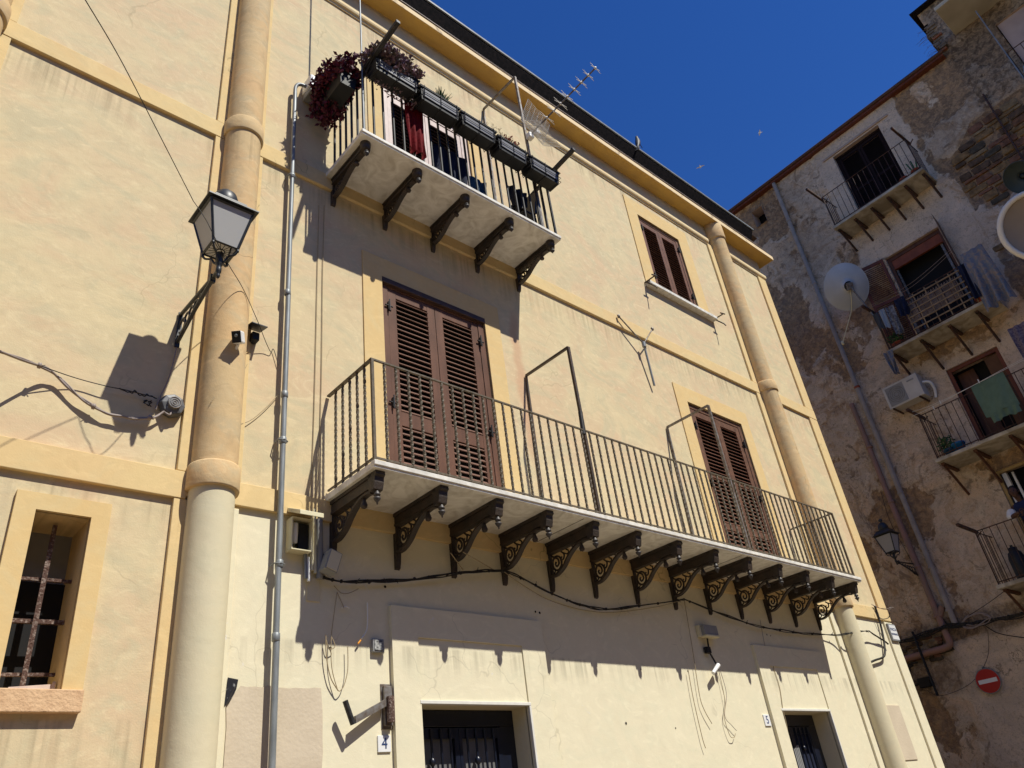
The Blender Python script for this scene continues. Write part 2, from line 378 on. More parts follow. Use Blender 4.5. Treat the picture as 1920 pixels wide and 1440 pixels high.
D1 = (3.60, 4.99, 4.25, 6.84, 0.10); D2 = (8.86, 10.26, 4.25, 6.88, 0.10); W3 = (8.90, 10.05, 8.98, 10.62, 0.10); UD = (3.70, 5.10, 7.94, 10.05, 0.10)
G1 = (3.79, 4.93, 0.0, 2.66, 0.34); G2 = (9.04, 10.20, 0.0, 2.65, 0.34); LW = (0.94, 1.26, 2.70, 3.76, 0.42)
wall_open('wall', M['yellow'], -7.0, 1.86, 0, 11.56, 0.0, [LW], rev=M['ochre'])
wall_open('wall', M['yellow'], 1.86, 13.14, 4.05, 11.56, 0.0, [D1, D2, W3, UD], rev=M['ochre'])
wall_open('wall', M['cream'], 1.86, 13.14, 0, 4.05, 0.0, [G1, G2], rev=M['column_pale'])
b = MB(); b.quad((13.14, 0, 0), (13.14, 11, 0), (13.14, 11, 11.9), (13.14, 0, 11.9)); b.quad((-7, 0, 0), (-7, 11, 0), (-7, 11, 11.9), (-7, 0, 11.9)); b.quad((-7, 11, 0), (13.14, 11, 0), (13.14, 11, 11.9), (-7, 11, 11.9))
b.build('wall', M['yellow'], YB, fix=False)
b = MB(); b.quad((-7, 0.45, 0), (13.1, 0.45, 0), (13.1, 0.45, 11.5), (-7, 0.45, 11.5)); b.build('inner_wall', M['dark'], YB, fix=False)

COLX = (-4.37, -0.18, 2.01, 11.41)
def trim(name, x0, x1, z0, z1, y=-0.032, m='ochre', bv=0.004):
    b = MB(); b.box(x0, x1, y, 0.012, z0, z1); return b.build(name, M[m], YB, bevel=bv)
# vertical strips beside the columns, then bands butting against them
STR = [(-4.63, -4.12), (-0.43, 0.06), (1.762, 2.238), (11.10, 11.72), (12.86, 13.142)]
for a, c in STR:
    trim('pilaster_strip', a, c, 4.21, 7.715)
    trim('pilaster_strip', a, c, 7.925, 11.048)
    trim('pilaster_strip', a, c, 0, 3.995, m='ochre' if c < 1 else ('cream' if a > 2 else 'ochre'), y=-0.030)
bv = [( -4.12, -0.43), (0.06, 1.762), (2.238, 11.10), (11.72, 12.86)]
trim('string_course', -7, 13.142, 7.72, 7.92, y=-0.036)
trim('string_course', -7, 1.84, 3.998, 4.205, y=-0.036); trim('string_course', 1.84, 13.142, 4.02, 4.205, y=-0.036)
# cream cover over the lower strip right of the near column
trim('pilaster_strip', 2.02, 2.236, 0, 3.99, y=-0.034, m='cream')

M['fascia_pale'] = plaster('pale_moulding_plaster', (0.76, 0.60, 0.35), (0.70, 0.52, 0.29), (0.72, 0.60, 0.38), (0.5, 0.38, 0.22), bump=0.2)
def prof(name, pts, x0, x1, m):
    b = MB(); b.prism(pts, x0, x1); return b.build(name, m, YB)
prof('cornice_moulding', [(0.01, 11.05), (-0.018, 11.05), (-0.020, 11.085), (-0.046, 11.095), (-0.054, 11.12), (-0.050, 11.175), (0.01, 11.19)], -7, 11.15, M['fascia_pale'])
prof('cornice_moulding', [(0.01, 11.05), (-0.018, 11.05), (-0.020, 11.085), (-0.046, 11.095), (-0.054, 11.12), (-0.050, 11.175), (0.01, 11.19)], 11.68, 13.19, M['fascia_pale'])
b = MB(); b.box(-7, 13.375, -0.245, 0.5, 11.56, 11.64); b.build('cornice', M['ochre_deep'], YB)
M['fascia'] = mat('stained_fascia_paint', (0.78, 0.60, 0.36), 0.85, col2=(0.30, 0.22, 0.14), vscale=4.0, ramp=(0.28, 0.42), detail=9, dist=0.6)
b = MB(); b.box(-7, 13.385, -0.255, -0.2452, 11.555, 11.648); b.box(13.3752, 13.385, -0.2452, 0.5, 11.555, 11.648); b.build('fascia', M['fascia'], YB)
b = MB(); b.box(-7, 13.34, -0.205, 0.5, 11.648, 11.75); b.build('cornice_cap', M['roof_black'], YB)
b = MB(); b.prism([(-0.14, 11.752), (-0.19, 11.752), (-0.30, 11.98), (-0.30, 12.02), (0.6, 12.02), (0.6, 11.98), (-0.14, 11.98)], -7, 12.72); b.build('eave', M['roof_black'], YB)
b = MB(); b.box(-7, 12.76, -0.325, 0.6, 12.022, 12.06); b.build('roof_edge', M['roof_grey'], YB)
b = MB(); b.prism([(-0.2, 12.062), (5.0, 13.6), (11.0, 11.95), (0.5, 11.9)], -7, 13.1); b.build('roof', mat('grey_roof_tiles', (0.22, 0.15, 0.11), 0.85, var=0.3), YB)
b = MB()
b.tube([(-7, -0.235, 11.735), (13.2, -0.235, 11.735)], 0.006, 5); b.tube(crom([(x, -0.24, 11.72 - 0.02*(i % 2)) for i, x in enumerate([-1, 2, 4, 6, 7.5, 9, 10.2, 11.5, 12.9])], 4), 0.005, 5)
tag(b.build('eave_cable', M['cable_grey']), 'thin grey cables strung along the cornice just under the black eaves', 'cable')

for cx in COLX:
    b = MB(); b.lathe((cx, -0.07, 0), [(0.166, 4.20), (0.166, 7.79)], 40, a0=math.pi*0.84, a1=math.pi*2.16)
    col = b.build('half_column', M['column'], YB)
    b = MB(); b.lathe((cx, -0.07, 0), [(0.166, 7.90), (0.165, 11.22)], 40, a0=math.pi*0.84, a1=math.pi*2.16); b.build('half_column', M['column'], YB)
    b = MB(); b.lathe((cx, -0.07, 0), [(0.161, 0.0), (0.161, 4.10)], 40, a0=math.pi*0.84, a1=math.pi*2.16); b.build('half_column', M['column_pale'] if cx > 1 else M['column'], YB)
    for z0, z1, r, m in ((4.055, 4.25, 0.188, 'column'), (7.755, 7.935, 0.186, 'column'), (11.20, 11.56, 0.188, 'column')):
        b = MB(); b.lathe((cx, -0.07, 0), [(0.14, z0), (r-0.004, z0), (r, z0+0.012), (r, z1-0.012), (r-0.006, z1), (0.14, z1)], 40, a0=math.pi*0.84, a1=math.pi*2.16)
        b.build('collar', M[m], col)

# small window at the lower left
bb = MB(); bb.plate([(0.82, 2.70), (0.94, 2.70), (0.94, 3.76), (1.26, 3.76), (1.26, 2.70), (1.372, 2.70), (1.372, 3.87), (0.82, 3.87)], -0.03, 0.01); bb.build('window_surround', M['ochre_light'], YB)
b = MB(); b.box(0.80, 1.375, -0.055, 0.01, 2.575, 2.70); b.build('window_sill', mat('salmon_sill_plaster', (0.68, 0.455, 0.265), 0.85, col2=(0.58, 0.37, 0.21), vscale=14, bump=0.3), YB, bevel=0.006)
WN = kid_w = MB(); WN.box(0.94, 1.26, 0.36, 0.40, 3.42, 3.76); WN.build('lintel_board', M['plastic_grey'], YB)
b = MB(); b.box(0.90, 1.30, 0.32, 0.36, 2.66, 3.42); wdw = b.build('window', M['dark'], YB)
b = MB(); b.tube([(1.095, 0.16, 2.70), (1.10, 0.15, 3.74)], 0.020, 4, off=0.6, smooth=False); b.build('window_bar', M['rust'], YB)
for z in (2.83, 3.14, 3.40):
    b = MB(); b.tube([(0.94, 0.185, z-0.01), (1.26, 0.185, z+0.0)], 0.014 if z != 3.14 else 0.018, 4, off=math.pi/4, smooth=False); b.build('window_bar', M['rust'], YB)
b = MB(); b.add([(1.0, 0.02, 2.712), (1.25, 0.10, 2.712), (1.25, 0.10, 2.76), (1.0, 0.02, 2.72)], [(0, 1, 2, 3)]); b.add([(1.0, 0.03, 2.712), (1.25, 0.115, 2.712), (1.25, 0.115, 2.76), (1.0, 0.03, 2.72)], [(0, 1, 2, 3)])
b.box(1.235, 1.25, 0.085, 0.10, 2.705, 2.77); tag(b.build('loose_slat', M['pink_frame']), 'loose pale strip of wood lying in the sill corner of the small barred window', 'board')

# door and window surrounds
def surround(x0, x1, z1, op, y=-0.016, z0=4.206):
    bb = MB(); bb.plate([(x0, z0), (op[0], z0), (op[0], op[3]), (op[1], op[3]), (op[1], z0), (x1, z0), (x1, z1), (x0, z1)], y, 0.01); bb.build('door_surround' if z0 < 8.5 else 'window_surround', M['ochre_light'], YB)
surround(3.37, 5.22, 7.09, D1); surround(8.60, 10.50, 7.13, D2); surround(8.62, 10.36, 10.93, W3, z0=9.01); surround(3.50, 5.32, 10.45, UD, z0=7.94)

# louvred shutters: leaves are parts, every slat a piece of its leaf
def shutter(op, y, z0, zrails, mt, frame=0.07, stile=0.085, pitch=0.052, tilt=R_(38), chord=0.042, slatm=None, hinges=(), closed=None, stilem=None):
    x0, x1, zb, zt = op[:4]
    sm = stilem or mt
    b = MB(); b.box(x0, x0+frame, y-0.02, y+0.05, z0, zt); b.box(x1-frame, x1, y-0.02, y+0.05, z0, zt); b.box(x0+frame, x1-frame, y-0.019, y+0.05, zt-frame, zt)
    b.build('shutter_frame', sm, YB, bevel=0.004)
    b = MB(); b.box(x0+frame, x1-frame, y+0.060, y+0.065, z0, zt-frame); b.build('dark_opening', M['dark'], YB)
    a, c = x0+frame+0.004, x1-frame-0.004; mid = (a+c)/2
    for li, (l0, l1) in enumerate(((a, mid-0.003), (mid+0.003, c))):
        bb = MB(); ya, yb = y-0.012, y+0.028
        bb.box(l0, l0+stile, ya, yb, z0+0.01, zt-frame-0.005); bb.box(l1-stile, l1, ya, yb, z0+0.01, zt-frame-0.005)
        rails = [(z0+0.01, z0+0.13)] + list(zrails) + [(zt-frame-0.005-0.10, zt-frame-0.005)]
        for r0, r1 in rails: bb.box(l0+stile, l1-stile, ya+0.002, yb-0.002, r0, r1)
        leaf = bb.build('shutter_leaf', sm, YB, bevel=0.003)
        wd = l1 - l0 - 2*stile; ch, th = chord/2, 0.0045
        first = None
        for k in range(len(rails)-1):
            za, zc = rails[k][1]+0.02, rails[k+1][0]-0.012
            n = max(1, int((zc-za)/pitch))
            for i in range(n+1):
                z = za + i*(zc-za)/n
                if first is None:
                    s = MB(); ca, sa = math.cos(tilt), math.sin(tilt)
                    pts = [(-ch*ca-th*sa, -ch*sa+th*ca), (ch*ca-th*sa, ch*sa+th*ca), (ch*ca+th*sa, ch*sa-th*ca), (-ch*ca+th*sa, -ch*sa-th*ca)]
                    s.prism([(p[0]+y+0.006, p[1]+z) for p in pts], l0+stile-0.004, l1-stile+0.004)
                    first = s.build('slat', slatm or mt, leaf); zf = z
                else:
                    q = dup(first, (0, random.uniform(-0.0008, 0.0008), z-zf + random.uniform(-0.001, 0.001)), leaf)
                    q.rotation_euler = (random.uniform(-0.03, 0.03) if closed is None or not (closed[0] < z < closed[1] and closed[2] == li) else 0.0, random.uniform(-0.002, 0.002), 0)
        for hz in hinges:
            hx = l0 - 0.004 if li == 0 else l1 + 0.004
            h = MB(); h.box(hx-0.012, hx+0.012, y-0.045, y-0.012, hz-0.05, hz+0.05); h.tube([(hx-0.045, y-0.035, hz), (hx+0.045, y-0.035, hz)], 0.009, 5)
            h.tube([(hx, y-0.048, hz-0.07), (hx, y-0.048, hz+0.075)], 0.008, 6)
            h.build('hinge', M['black_iron'], leaf)
shutter(D1, 0.035, 4.26, [(4.60, 4.68), (5.14, 5.30)], M['shutter'], frame=0.085, stile=0.10, pitch=0.058, tilt=R_(50), chord=0.060, slatm=mat('shutter_slat_paint', (0.185, 0.095, 0.064), 0.6, var=0.2, vscale=12), hinges=(4.55, 5.35, 6.5))
shutter(D2, 0.035, 4.26, [(4.95, 5.05), (5.72, 5.76)], M['shutter_old'], frame=0.075, stile=0.10, pitch=0.058, tilt=R_(46), chord=0.056, slatm=mat('old_slat_paint', (0.20, 0.09, 0.055), 0.55, col2=(0.15, 0.06, 0.035), vscale=12), hinges=(4.65, 5.6, 6.5))
shutter(W3, 0.035, 9.0, [], mat('window_shutter_paint', (0.19, 0.095, 0.065), 0.5, var=0.25, vscale=14), frame=0.06, stile=0.075, pitch=0.056, tilt=R_(52), chord=0.056, hinges=(9.3, 10.35))
shutter(UD, 0.035, 7.95, [], M['shutter_dark'], frame=0.11, stile=0.055, pitch=0.066, stilem=M['pink_frame'])
b = MB(); b.box(3.60, 4.99, -0.022, 0.03, 6.775, 6.84); b.build('door_head_shade', M['shutter_dark'], YB, bevel=0.004)  # dark strip puts the upper balcony's shade into the door head colour

# window sill with little iron clothes-line brackets
b = MB(); b.box(8.60, 10.42, -0.10, 0.02, 8.925, 8.985); b.build('window_sill', M['marble_edge'], YB, bevel=0.006)
for x, lb in ((8.585, 'small forked iron bracket at the left end of the upper window sill'), (10.435, 'small forked iron bracket at the right end of the upper window sill')):
    b = MB(); b.tube([(x, 0.0, 8.98), (x, -0.20, 8.98)], 0.012, 6); b.tube([(x, -0.02, 8.99), (x, -0.17, 8.80), (x-0.01, -0.2, 8.74)], 0.011, 6); b.tube([(x-0.06, -0.20, 8.985), (x+0.06, -0.21, 9.0)], 0.012, 6)
    b.build('clothes_line_bracket', M['iron'], YB)

# ------------------------------------------------------------------ ground floor frames and gates
for op, (fx0, fx1, fz) in ((G1, (3.54, 5.21, 3.40)), (G2, (8.80, 10.49, 3.40))):
    y = -0.04
    bb = MB(); bb.plate([(fx0, 0), (op[0], 0), (op[0], 3.16), (op[1], 3.16), (op[1], 0), (fx1, 0), (fx1, fz), (fx0, fz)], y, 0.01); bb.build('door_frame', M['cream'], YB)
    bb = MB(); bb.box(op[0], op[1], y+0.014, 0.01, op[3], 3.16); bb.build('door_panel', M['cream'], YB, bevel=0.003)
    bb = MB(); bb.box(op[0]-0.012, op[1]+0.02, y-0.004, y+0.05, op[3]-0.004, op[3]+0.022); bb.box(op[1]-0.002, op[1]+0.02, y-0.003, y+0.02, 0, op[3]-0.005); bb.build('door_edge', M['white_edge'], YB, bevel=0.003)
def gate(op, y, dark=False):
    x0, x1, z1 = op[0], op[1], op[3]
    t = MB(); t.box(x0, x1, y, y+0.04, z1-0.13, z1-0.005); t.box(x0, x0+0.06, y, y+0.04, 0, z1-0.13); t.box(x1-0.16, x1, y, y+0.05, 0, z1-0.13)
    gt = t.build('gate_frame', M['navy'], YB, bevel=0.004)
    a, c = x0+0.06, x1-0.16; mid = (a+c)/2
    for l0, l1 in ((a, mid-0.002), (mid+0.002, c)):
        p = MB(); p.box(l0, l1, y+0.03, y+0.045, 0, z1-0.14); lf = p.build('gate_leaf', M['gate_panel'] if not dark else M['blue_cloth'], YB)
        q = MB(); q.box(l0, l0+0.03, y-0.005, y+0.028, 0, z1-0.14); q.box(l1-0.045, l1, y-0.005, y+0.028, 0, z1-0.14); q.box(l0+0.03, l1-0.045, y-0.003, y+0.028, z1-0.22, z1-0.14); q.build('gate_stile', M['navy'], lf)
        n = 4
        for i in range(n):
            x = l0+0.03 + (i+0.5)*(l1-l0-0.075)/n
            r = MB(); r.tube([(x, y-0.012, 0), (x, y-0.012, z1-0.15)], 0.011, 6)
            if i == 1: r.lathe((x, y-0.012, 0), [(0.011, z1-0.42), (0.024, z1-0.405), (0.024, z1-0.375), (0.011, z1-0.36)], 10)
            r.build('gate_bar', M['navy'], lf)
gate(G1, 0.19); gate(G2, 0.22, True)
b = MB()
for i in range(9): b.box(9.32+i*0.035, 9.345+i*0.035, 0.205, 0.215, 0.0, 2.28 + 0.02*math.sin(i))
b.build('gate_notice', M['plastic_grey'], YB)
# repair patches
b = MB(); b.add([(2.24, -0.006, 0), (2.955, -0.006, 0)] + [(2.955+0.012*noise.noise(Vector((k*1.7, 1, 1))), -0.006, k*0.09) for k in range(1, 30)] + [(2.94-k*0.05, -0.006, 2.755+0.018*noise.noise(Vector((k*1.3, 5, 2)))) for k in range(13)] + [(2.25, -0.006, 2.64), (2.262, -0.006, 2.5)], [tuple(range(46))]); b.build('paint_patch', M['beige'], YB)
b = MB(); b.box(11.68, 12.37, -0.012, 0.01, 2.03, 2.75); b.build('cover_plate', M['beige'], YB, bevel=0.003)

# ------------------------------------------------------------------ balconies
def bracket_set(z0, xs, depth, zs, round_head):
    sy = depth/0.70; x = xs[0]
    def T(lx, ly, lz): return Vector((x+lx, ly*sy, z0+lz*zs))
    b = MB(T)
    b.box(-0.030, 0.030, -0.62, 0.0, -0.100, 0.0)
    b.box(-0.042, 0.042, -0.64, 0.0, -0.03, 0.0005)
    b.box(-0.036, 0.036, -0.60, 0.0, -0.112, -0.094)
    if round_head: b.lathe((0, -0.64, -0.14), [(0, 0), (0.046, 0), (0.052, 0.05), (0.056, 0.14), (0, 0.14)], 14)
    else:
        b.prism([(-0.60, -0.001), (-0.71, -0.001), (-0.715, -0.03), (-0.695, -0.045), (-0.69, -0.09), (-0.675, -0.14), (-0.62, -0.15), (-0.60, -0.12)], -0.042, 0.042)
    cv = crom([(0, -0.045, -0.335), (0, -0.12, -0.33), (0, -0.215, -0.285), (0, -0.30, -0.21), (0, -0.40, -0.15), (0, -0.52, -0.125), (0, -0.60, -0.14)], 4)
    for a, c in zip(cv[:-1], cv[1:]):
        d = (c-a); nrm = Vector((0, -d.z, d.y)).normalized()*0.010
        b.add([(sx*0.026, (p+nrm*k).y, (p+nrm*k).z) for p in (a, c) for sx in (-1, 1) for k in (-1, 1)], [(0,1,3,2), (4,6,7,5), (0,4,5,1), (2,3,7,6), (0,2,6,4), (1,5,7,3)])
    b.prism([(0, -0.11), (-0.045, -0.11), (-0.042, -0.33), (-0.032, -0.42), (-0.02, -0.47), (0, -0.48)], -0.024, 0.024)
    main = b.build('bracket', M['cast_iron'], YB)
    s = MB(T)
    s.tube([(0, -0.125+0.062*math.cos(t*0.45), -0.225+0.07*math.sin(t*0.45)) for t in range(14)], 0.011, 6, close=True)
    s.tube(crom([(0, -0.06, -0.13), (0, -0.10, -0.16), (0, -0.145, -0.19), (0, -0.15, -0.235), (0, -0.12, -0.255), (0, -0.10, -0.23), (0, -0.115, -0.21)], 4), 0.010, 5)
    s.tube(crom([(0, -0.20, -0.13), (0, -0.235, -0.17), (0, -0.215, -0.215), (0, -0.185, -0.20), (0, -0.20, -0.18)], 4), 0.009, 5)
    s.tube(crom([(0, -0.27, -0.13), (0, -0.30, -0.155), (0, -0.285, -0.18), (0, -0.25, -0.165), (0, -0.225, -0.15)], 4), 0.008, 5)
    s.tube(crom([(0, -0.35, -0.128), (0, -0.37, -0.14), (0, -0.355, -0.155)], 4), 0.007, 5)
    s.tube(crom([(0, -0.05, -0.32), (0, -0.085, -0.29), (0, -0.06, -0.26), (0, -0.045, -0.28)], 4), 0.008, 5)
    s1 = kid(s.build('scrollwork', M['cast_iron'], main), main)
    p = MB(T)
    p.lathe((0, -0.655, -0.145), [(0.0, -0.115), (0.006, -0.11), (0.008, -0.095), (0.026, -0.072), (0.030, -0.058), (0.015, -0.052), (0.014, -0.045), (0.027, -0.038), (0.027, -0.030), (0.018, -0.015), (0.009, 0.01)], 12)
    p1 = kid(p.build('pendant', M['iron_light'], main), main)
    k = MB(T); k.lathe((0, -0.475, -0.17), [(0, -0.055), (0.022, -0.045), (0.028, -0.025), (0.020, 0.0), (0.012, 0.03)], 10)
    k1 = kid(k.build('knob', M['cast_iron'], main), main)
    for xx in xs[1:]: dup(main, (xx-x, 0, 0), YB)
M['iron_light'] = mat('worn_iron_pendant', (0.07, 0.06, 0.055), 0.55, 0.1, var=0.4, vscale=40, spec=0.6)
LX = [3.03, 3.64, 4.24, 4.84, 5.46, 6.09, 6.76, 7.43, 8.10, 8.77, 9.42, 10.07, 10.72]
bracket_set(4.19, LX, 0.70, 1.0, False)
UX = [3.03, 3.67, 4.32, 4.98, 5.65]
bracket_set(7.87, UX, 0.70, 0.72, True)
def slab(x0, x1, z0, z1, joints):
    b = MB(); b.box(x0, x1, -0.745, 0.0, z0, z1-0.004); sl = b.build('balcony_slab', M['marble'], YB, bevel=0.004)
    b = MB(); b.box(x0-0.004, x1+0.004, -0.757, -0.700, z1-0.040, z1); b.build('slab_edge', M['marble_edge'], YB, bevel=0.004)
    for j in joints:
        q = MB(); q.box(j-0.004, j+0.004, -0.7, -0.05, z0-0.002, z0+0.01); q.build('joint', M['cast_iron'], sl)
slab(2.955, 10.83, 4.19, 4.25, (5.30, 7.95)); slab(2.93, 5.74, 7.87, 7.93, ())

def railing(name, x0, x1, y, z0, z1, pitch, mt, twisted, r, right=True, brot=True):
    t = MB(); yb = -0.03
    for (a, c) in (((x0, y), (x1, y)), ((x0, y+0.002), (x0, yb)), ((x1, y+0.002), (x1, yb))):
        t.box(min(a[0], c[0])-0.016, max(a[0], c[0])+0.016, min(a[1], c[1])-0.002, max(a[1], c[1])+0.018, z1, z1+0.014)
        t.box(min(a[0], c[0])-0.008, max(a[0], c[0])+0.008, min(a[1], c[1]), max(a[1], c[1])+0.014, z0+0.035, z0+0.05)
    for x in (x0, x1):
        t.tube([(x, y+0.008, z0+0.0), (x, y+0.008, z1)], 0.017, 4, off=math.pi/4, smooth=False)
    rl = t.build(name, mt, YB)
    H = z1 - z0
    if twisted:
        bb = MB(); n = 60
        bb.tube([(x0+pitch, y+0.008, z0 + H*i/n) for i in range(n+1)], r, 4, tw=2*math.pi*H/0.11/n*0.5, smooth=False)
    else:
        bb = MB(); bb.tube([(x0+pitch, y+0.008, z0), (x0+pitch, y+0.008, z1)], r, 7)
    f = bb.build('baluster', mt, rl)
    n = int(round((x1-x0)/pitch)); pp = (x1-x0)/n
    for i in range(1, n):
        if i == 1: f.location.x += pp-pitch; WL[f] = Vector(f.location); continue
        dup(f, (pp*(i-1) + random.uniform(-0.004, 0.004), 0, 0), rl, rot=(0, 0, random.uniform(0, 3)))
    for k in range(1, 6):
        for x in (x0, x1): dup(f, (x-(x0+pp), k*(-yb-y)/6*1.0 if False else k*(abs(y)-0.03)/6, 0), rl, rot=(0, 0, random.uniform(0, 3)))
    return rl
R1 = railing('balcony_railing', 2.985, 10.74, -0.715, 4.25, 5.19, 0.119, M['rail_iron'], True, 0.0135)
R2 = railing('balcony_railing', 2.975, 5.715, -0.715, 7.93, 8.87, 0.122, M['black_iron'], False, 0.0135)
# tall drying frames fixed to the railings
for x, zt, rl, zb in ((5.545, 6.24, R1, 4.25), (8.17, 6.26, R1, 4.25), (5.50, 10.82, R2, 7.93)):
    b = MB(); b.bar((x, -0.70, zb), (x, -0.70, zt), 0.030); b.bar((x, -0.70, zt), (x-0.01, -0.02, zt), 0.026); b.bar((x-0.01, -0.02, zt), (x-0.05, -0.03, zb+0.3), 0.022)
    b.build('drying_frame', M['steel_dull'] if x > 8 or zt > 8 else M['iron'], YB)
b = MB(); b.tube([(5.53, -0.70, 5.15), (5.545, -0.70, 5.42)], 0.024, 8); b.build('frame_clamp', M['black_iron'], YB)
for x, y1, lb in ((2.985, -1.38, 'black iron clothes-line arm sticking out from the left corner of the upper balcony'), (5.70, -1.26, 'black iron clothes-line arm sticking out from the right corner of the upper balcony')):
    b = MB(); b.bar((x, -0.70, 8.91), (x, y1, 8.98), 0.045); b.tube([(x, -0.71, 8.80), (x, -0.9, 8.92)], 0.012, 5); b.bar((x, -0.62, 8.905), (x, -0.02, 8.80), 0.02)
    b.build('clothes_line_arm', M['black_iron'], YB)
b = MB(); b.tube([(2.95, -0.745, 7.9), (2.945, -0.745, 10.2), (2.94, -0.745, 13.4)], 0.010, 7)
tag(b.build('antenna_mast', M['steel']), 'tall thin galvanised mast tied to the left corner of the upper balcony', 'mast')
# ------------------------------------------------------------------ things on the upper balcony
def leaves(cen, rad, n, size, seed, down=0.3, box=None):
    rnd = random.Random(seed); b = MB()
    for i in range(n):
        if box:
            p = Vector((rnd.uniform(box[0], box[1]), rnd.uniform(box[2], box[3]), rnd.uniform(box[4], box[5])))
        else:
            while True:
                q = Vector((rnd.uniform(-1, 1), rnd.uniform(-1, 1), rnd.uniform(-1, 1)))
                if 0.3 < q.length < 1.0 + 0.55*noise.noise(q*2.6+Vector((seed, 0, 0))): break
            p = Vector(cen) + Vector((q.x*rad[0], q.y*rad[1], q.z*rad[2]))
        d = Vector((rnd.uniform(-1, 1), rnd.uniform(-1, 1), rnd.uniform(-down, 1))).normalized()*size*rnd.uniform(0.6, 1.3)
        s_ = d.cross(Vector((rnd.uniform(-1, 1), rnd.uniform(-1, 1), rnd.uniform(-1, 1)))).normalized()*size*0.33
        m = p + d*0.5 + Vector((0, 0, size*0.08))
        b.add([p, m + s_, p + d, m - s_], [(0, 1, 2, 3)])
    return b
def planter(x0, x1, y0, y1, z0, z1, label, along='x', rack=True):
    c = ((x0+x1)/2, (y0+y1)/2, z0)
    t = empty('flower_box', c, label, 'flower box', 'black flower boxes hung outside the upper balcony rail')
    b = MB(); i = 0.02
    b.add([(x0+i, y0+i, z0), (x1-i, y0+i, z0), (x1-i, y1-i, z0), (x0+i, y1-i, z0), (x0, y0, z1), (x1, y0, z1), (x1, y1, z1), (x0, y1, z1)],
          [(0,3,2,1), (0,1,5,4), (1,2,6,5), (2,3,7,6), (3,0,4,7)])
    b.box(x0-0.008, x1+0.008, y0-0.008, y0+0.006, z1-0.025, z1+0.006); b.box(x0-0.008, x1+0.008, y1-0.006, y1+0.008, z1-0.025, z1+0.006)
    b.box(x0-0.008, x0+0.006, y0+0.006, y1-0.006, z1-0.025, z1+0.006); b.box(x1-0.006, x1+0.008, y0+0.006, y1-0.006, z1-0.025, z1+0.006)
    b.build('box', M['plastic_black'], t)
    b = MB(); b.quad((x0+0.01, y0+0.01, z1-0.03), (x1-0.01, y0+0.01, z1-0.03), (x1-0.01, y1-0.01, z1-0.03), (x0+0.01, y1-0.01, z1-0.03)); b.build('soil', M['dark_soil'], t)
    if rack:
        if along == 'x':
            f = MB(); f.add([(x0+0.035, y0+0.005, z0+0.045), (x1-0.035, y0+0.005, z0+0.045), (x1-0.03, y0-0.004, z1-0.045), (x0+0.03, y0-0.004, z1-0.045)], [(0, 1, 2, 3)]); f.build('face_panel', M['planter_face'], t)
        r = MB()
        for zz in (z0+0.03, (z0+z1)/2, z1-0.015):
            k = 0.010 + 0.014*(zz-z0)/(z1-z0)
            r.tube([(x0-k+0.01, y1, zz), (x0-k+0.01, y0-k+0.008, zz), (x1+k-0.01, y0-k+0.008, zz), (x1+k-0.01, y1, zz)], 0.0042, 5)
        for q in (0.08, 0.5, 0.92):
            xx = x0+(x1-x0)*q
            r.tube([(xx, y0-0.018, z1+0.005), (xx, y0+0.002, z0-0.004), (xx, y1, z0-0.006), (xx, y1+0.02, z1+0.05), (xx, y1+0.05, z1+0.05)], 0.0045, 5)
        r.build('rack', M['black_iron'], t)
    return t
M['dark_soil'] = mat('dark_soil', (0.02, 0.014, 0.01), 0.95)
PY0, PY1 = -0.945, -0.750
PL = [(2.99, 3.54, 8.74, 8.94, 'black flower box overflowing with mauve foliage, first along the front rail'),
      (3.57, 4.11, 8.70, 8.90, 'black flower box with one small green tuft, above the dark red garment'),
      (4.14, 4.66, 8.69, 8.885, 'nearly bare black flower box between the green tuft and the salmon flowers'),
      (4.69, 5.16, 8.65, 8.85, 'black flower box with salmon pink flowers and thin twigs'),
      (5.20, 5.71, 8.64, 8.84, 'black flower box with a few red flowers at the right end of the front rail')]
pl = [planter(a, c, PY0, PY1, d, e, l) for a, c, d, e, l in PL]
b = leaves((3.25, -0.86, 9.02), (0.33, 0.20, 0.15), 3200, 0.05, 3); tag(b.build('foliage', M['leaf_mauve'], pl[0], fix=False), kind='stuff')
b = leaves((3.3, -0.80, 8.72), (0.30, 0.07, 0.12), 160, 0.035, 5); tag(b.build('trailing_foliage', M['leaf_mauve'], pl[0], fix=False), kind='stuff')
rnd = random.Random(4); b = MB()
for i in range(130):
    a = rnd.uniform(0, 6.28); e = rnd.uniform(0.2, 1.0); p = Vector((3.90+rnd.uniform(-0.03, 0.03), -0.86, 8.90)); d = Vector((math.cos(a)*e, math.sin(a)*e, 1.0)).normalized()*rnd.uniform(0.12, 0.21)
    b.tube([p, p+d*0.6, p+d+Vector((0, 0, -0.01))], 0.008, 3, r1=0.002)
tag(b.build('foliage', M['leaf_green'], pl[1]), kind='stuff')
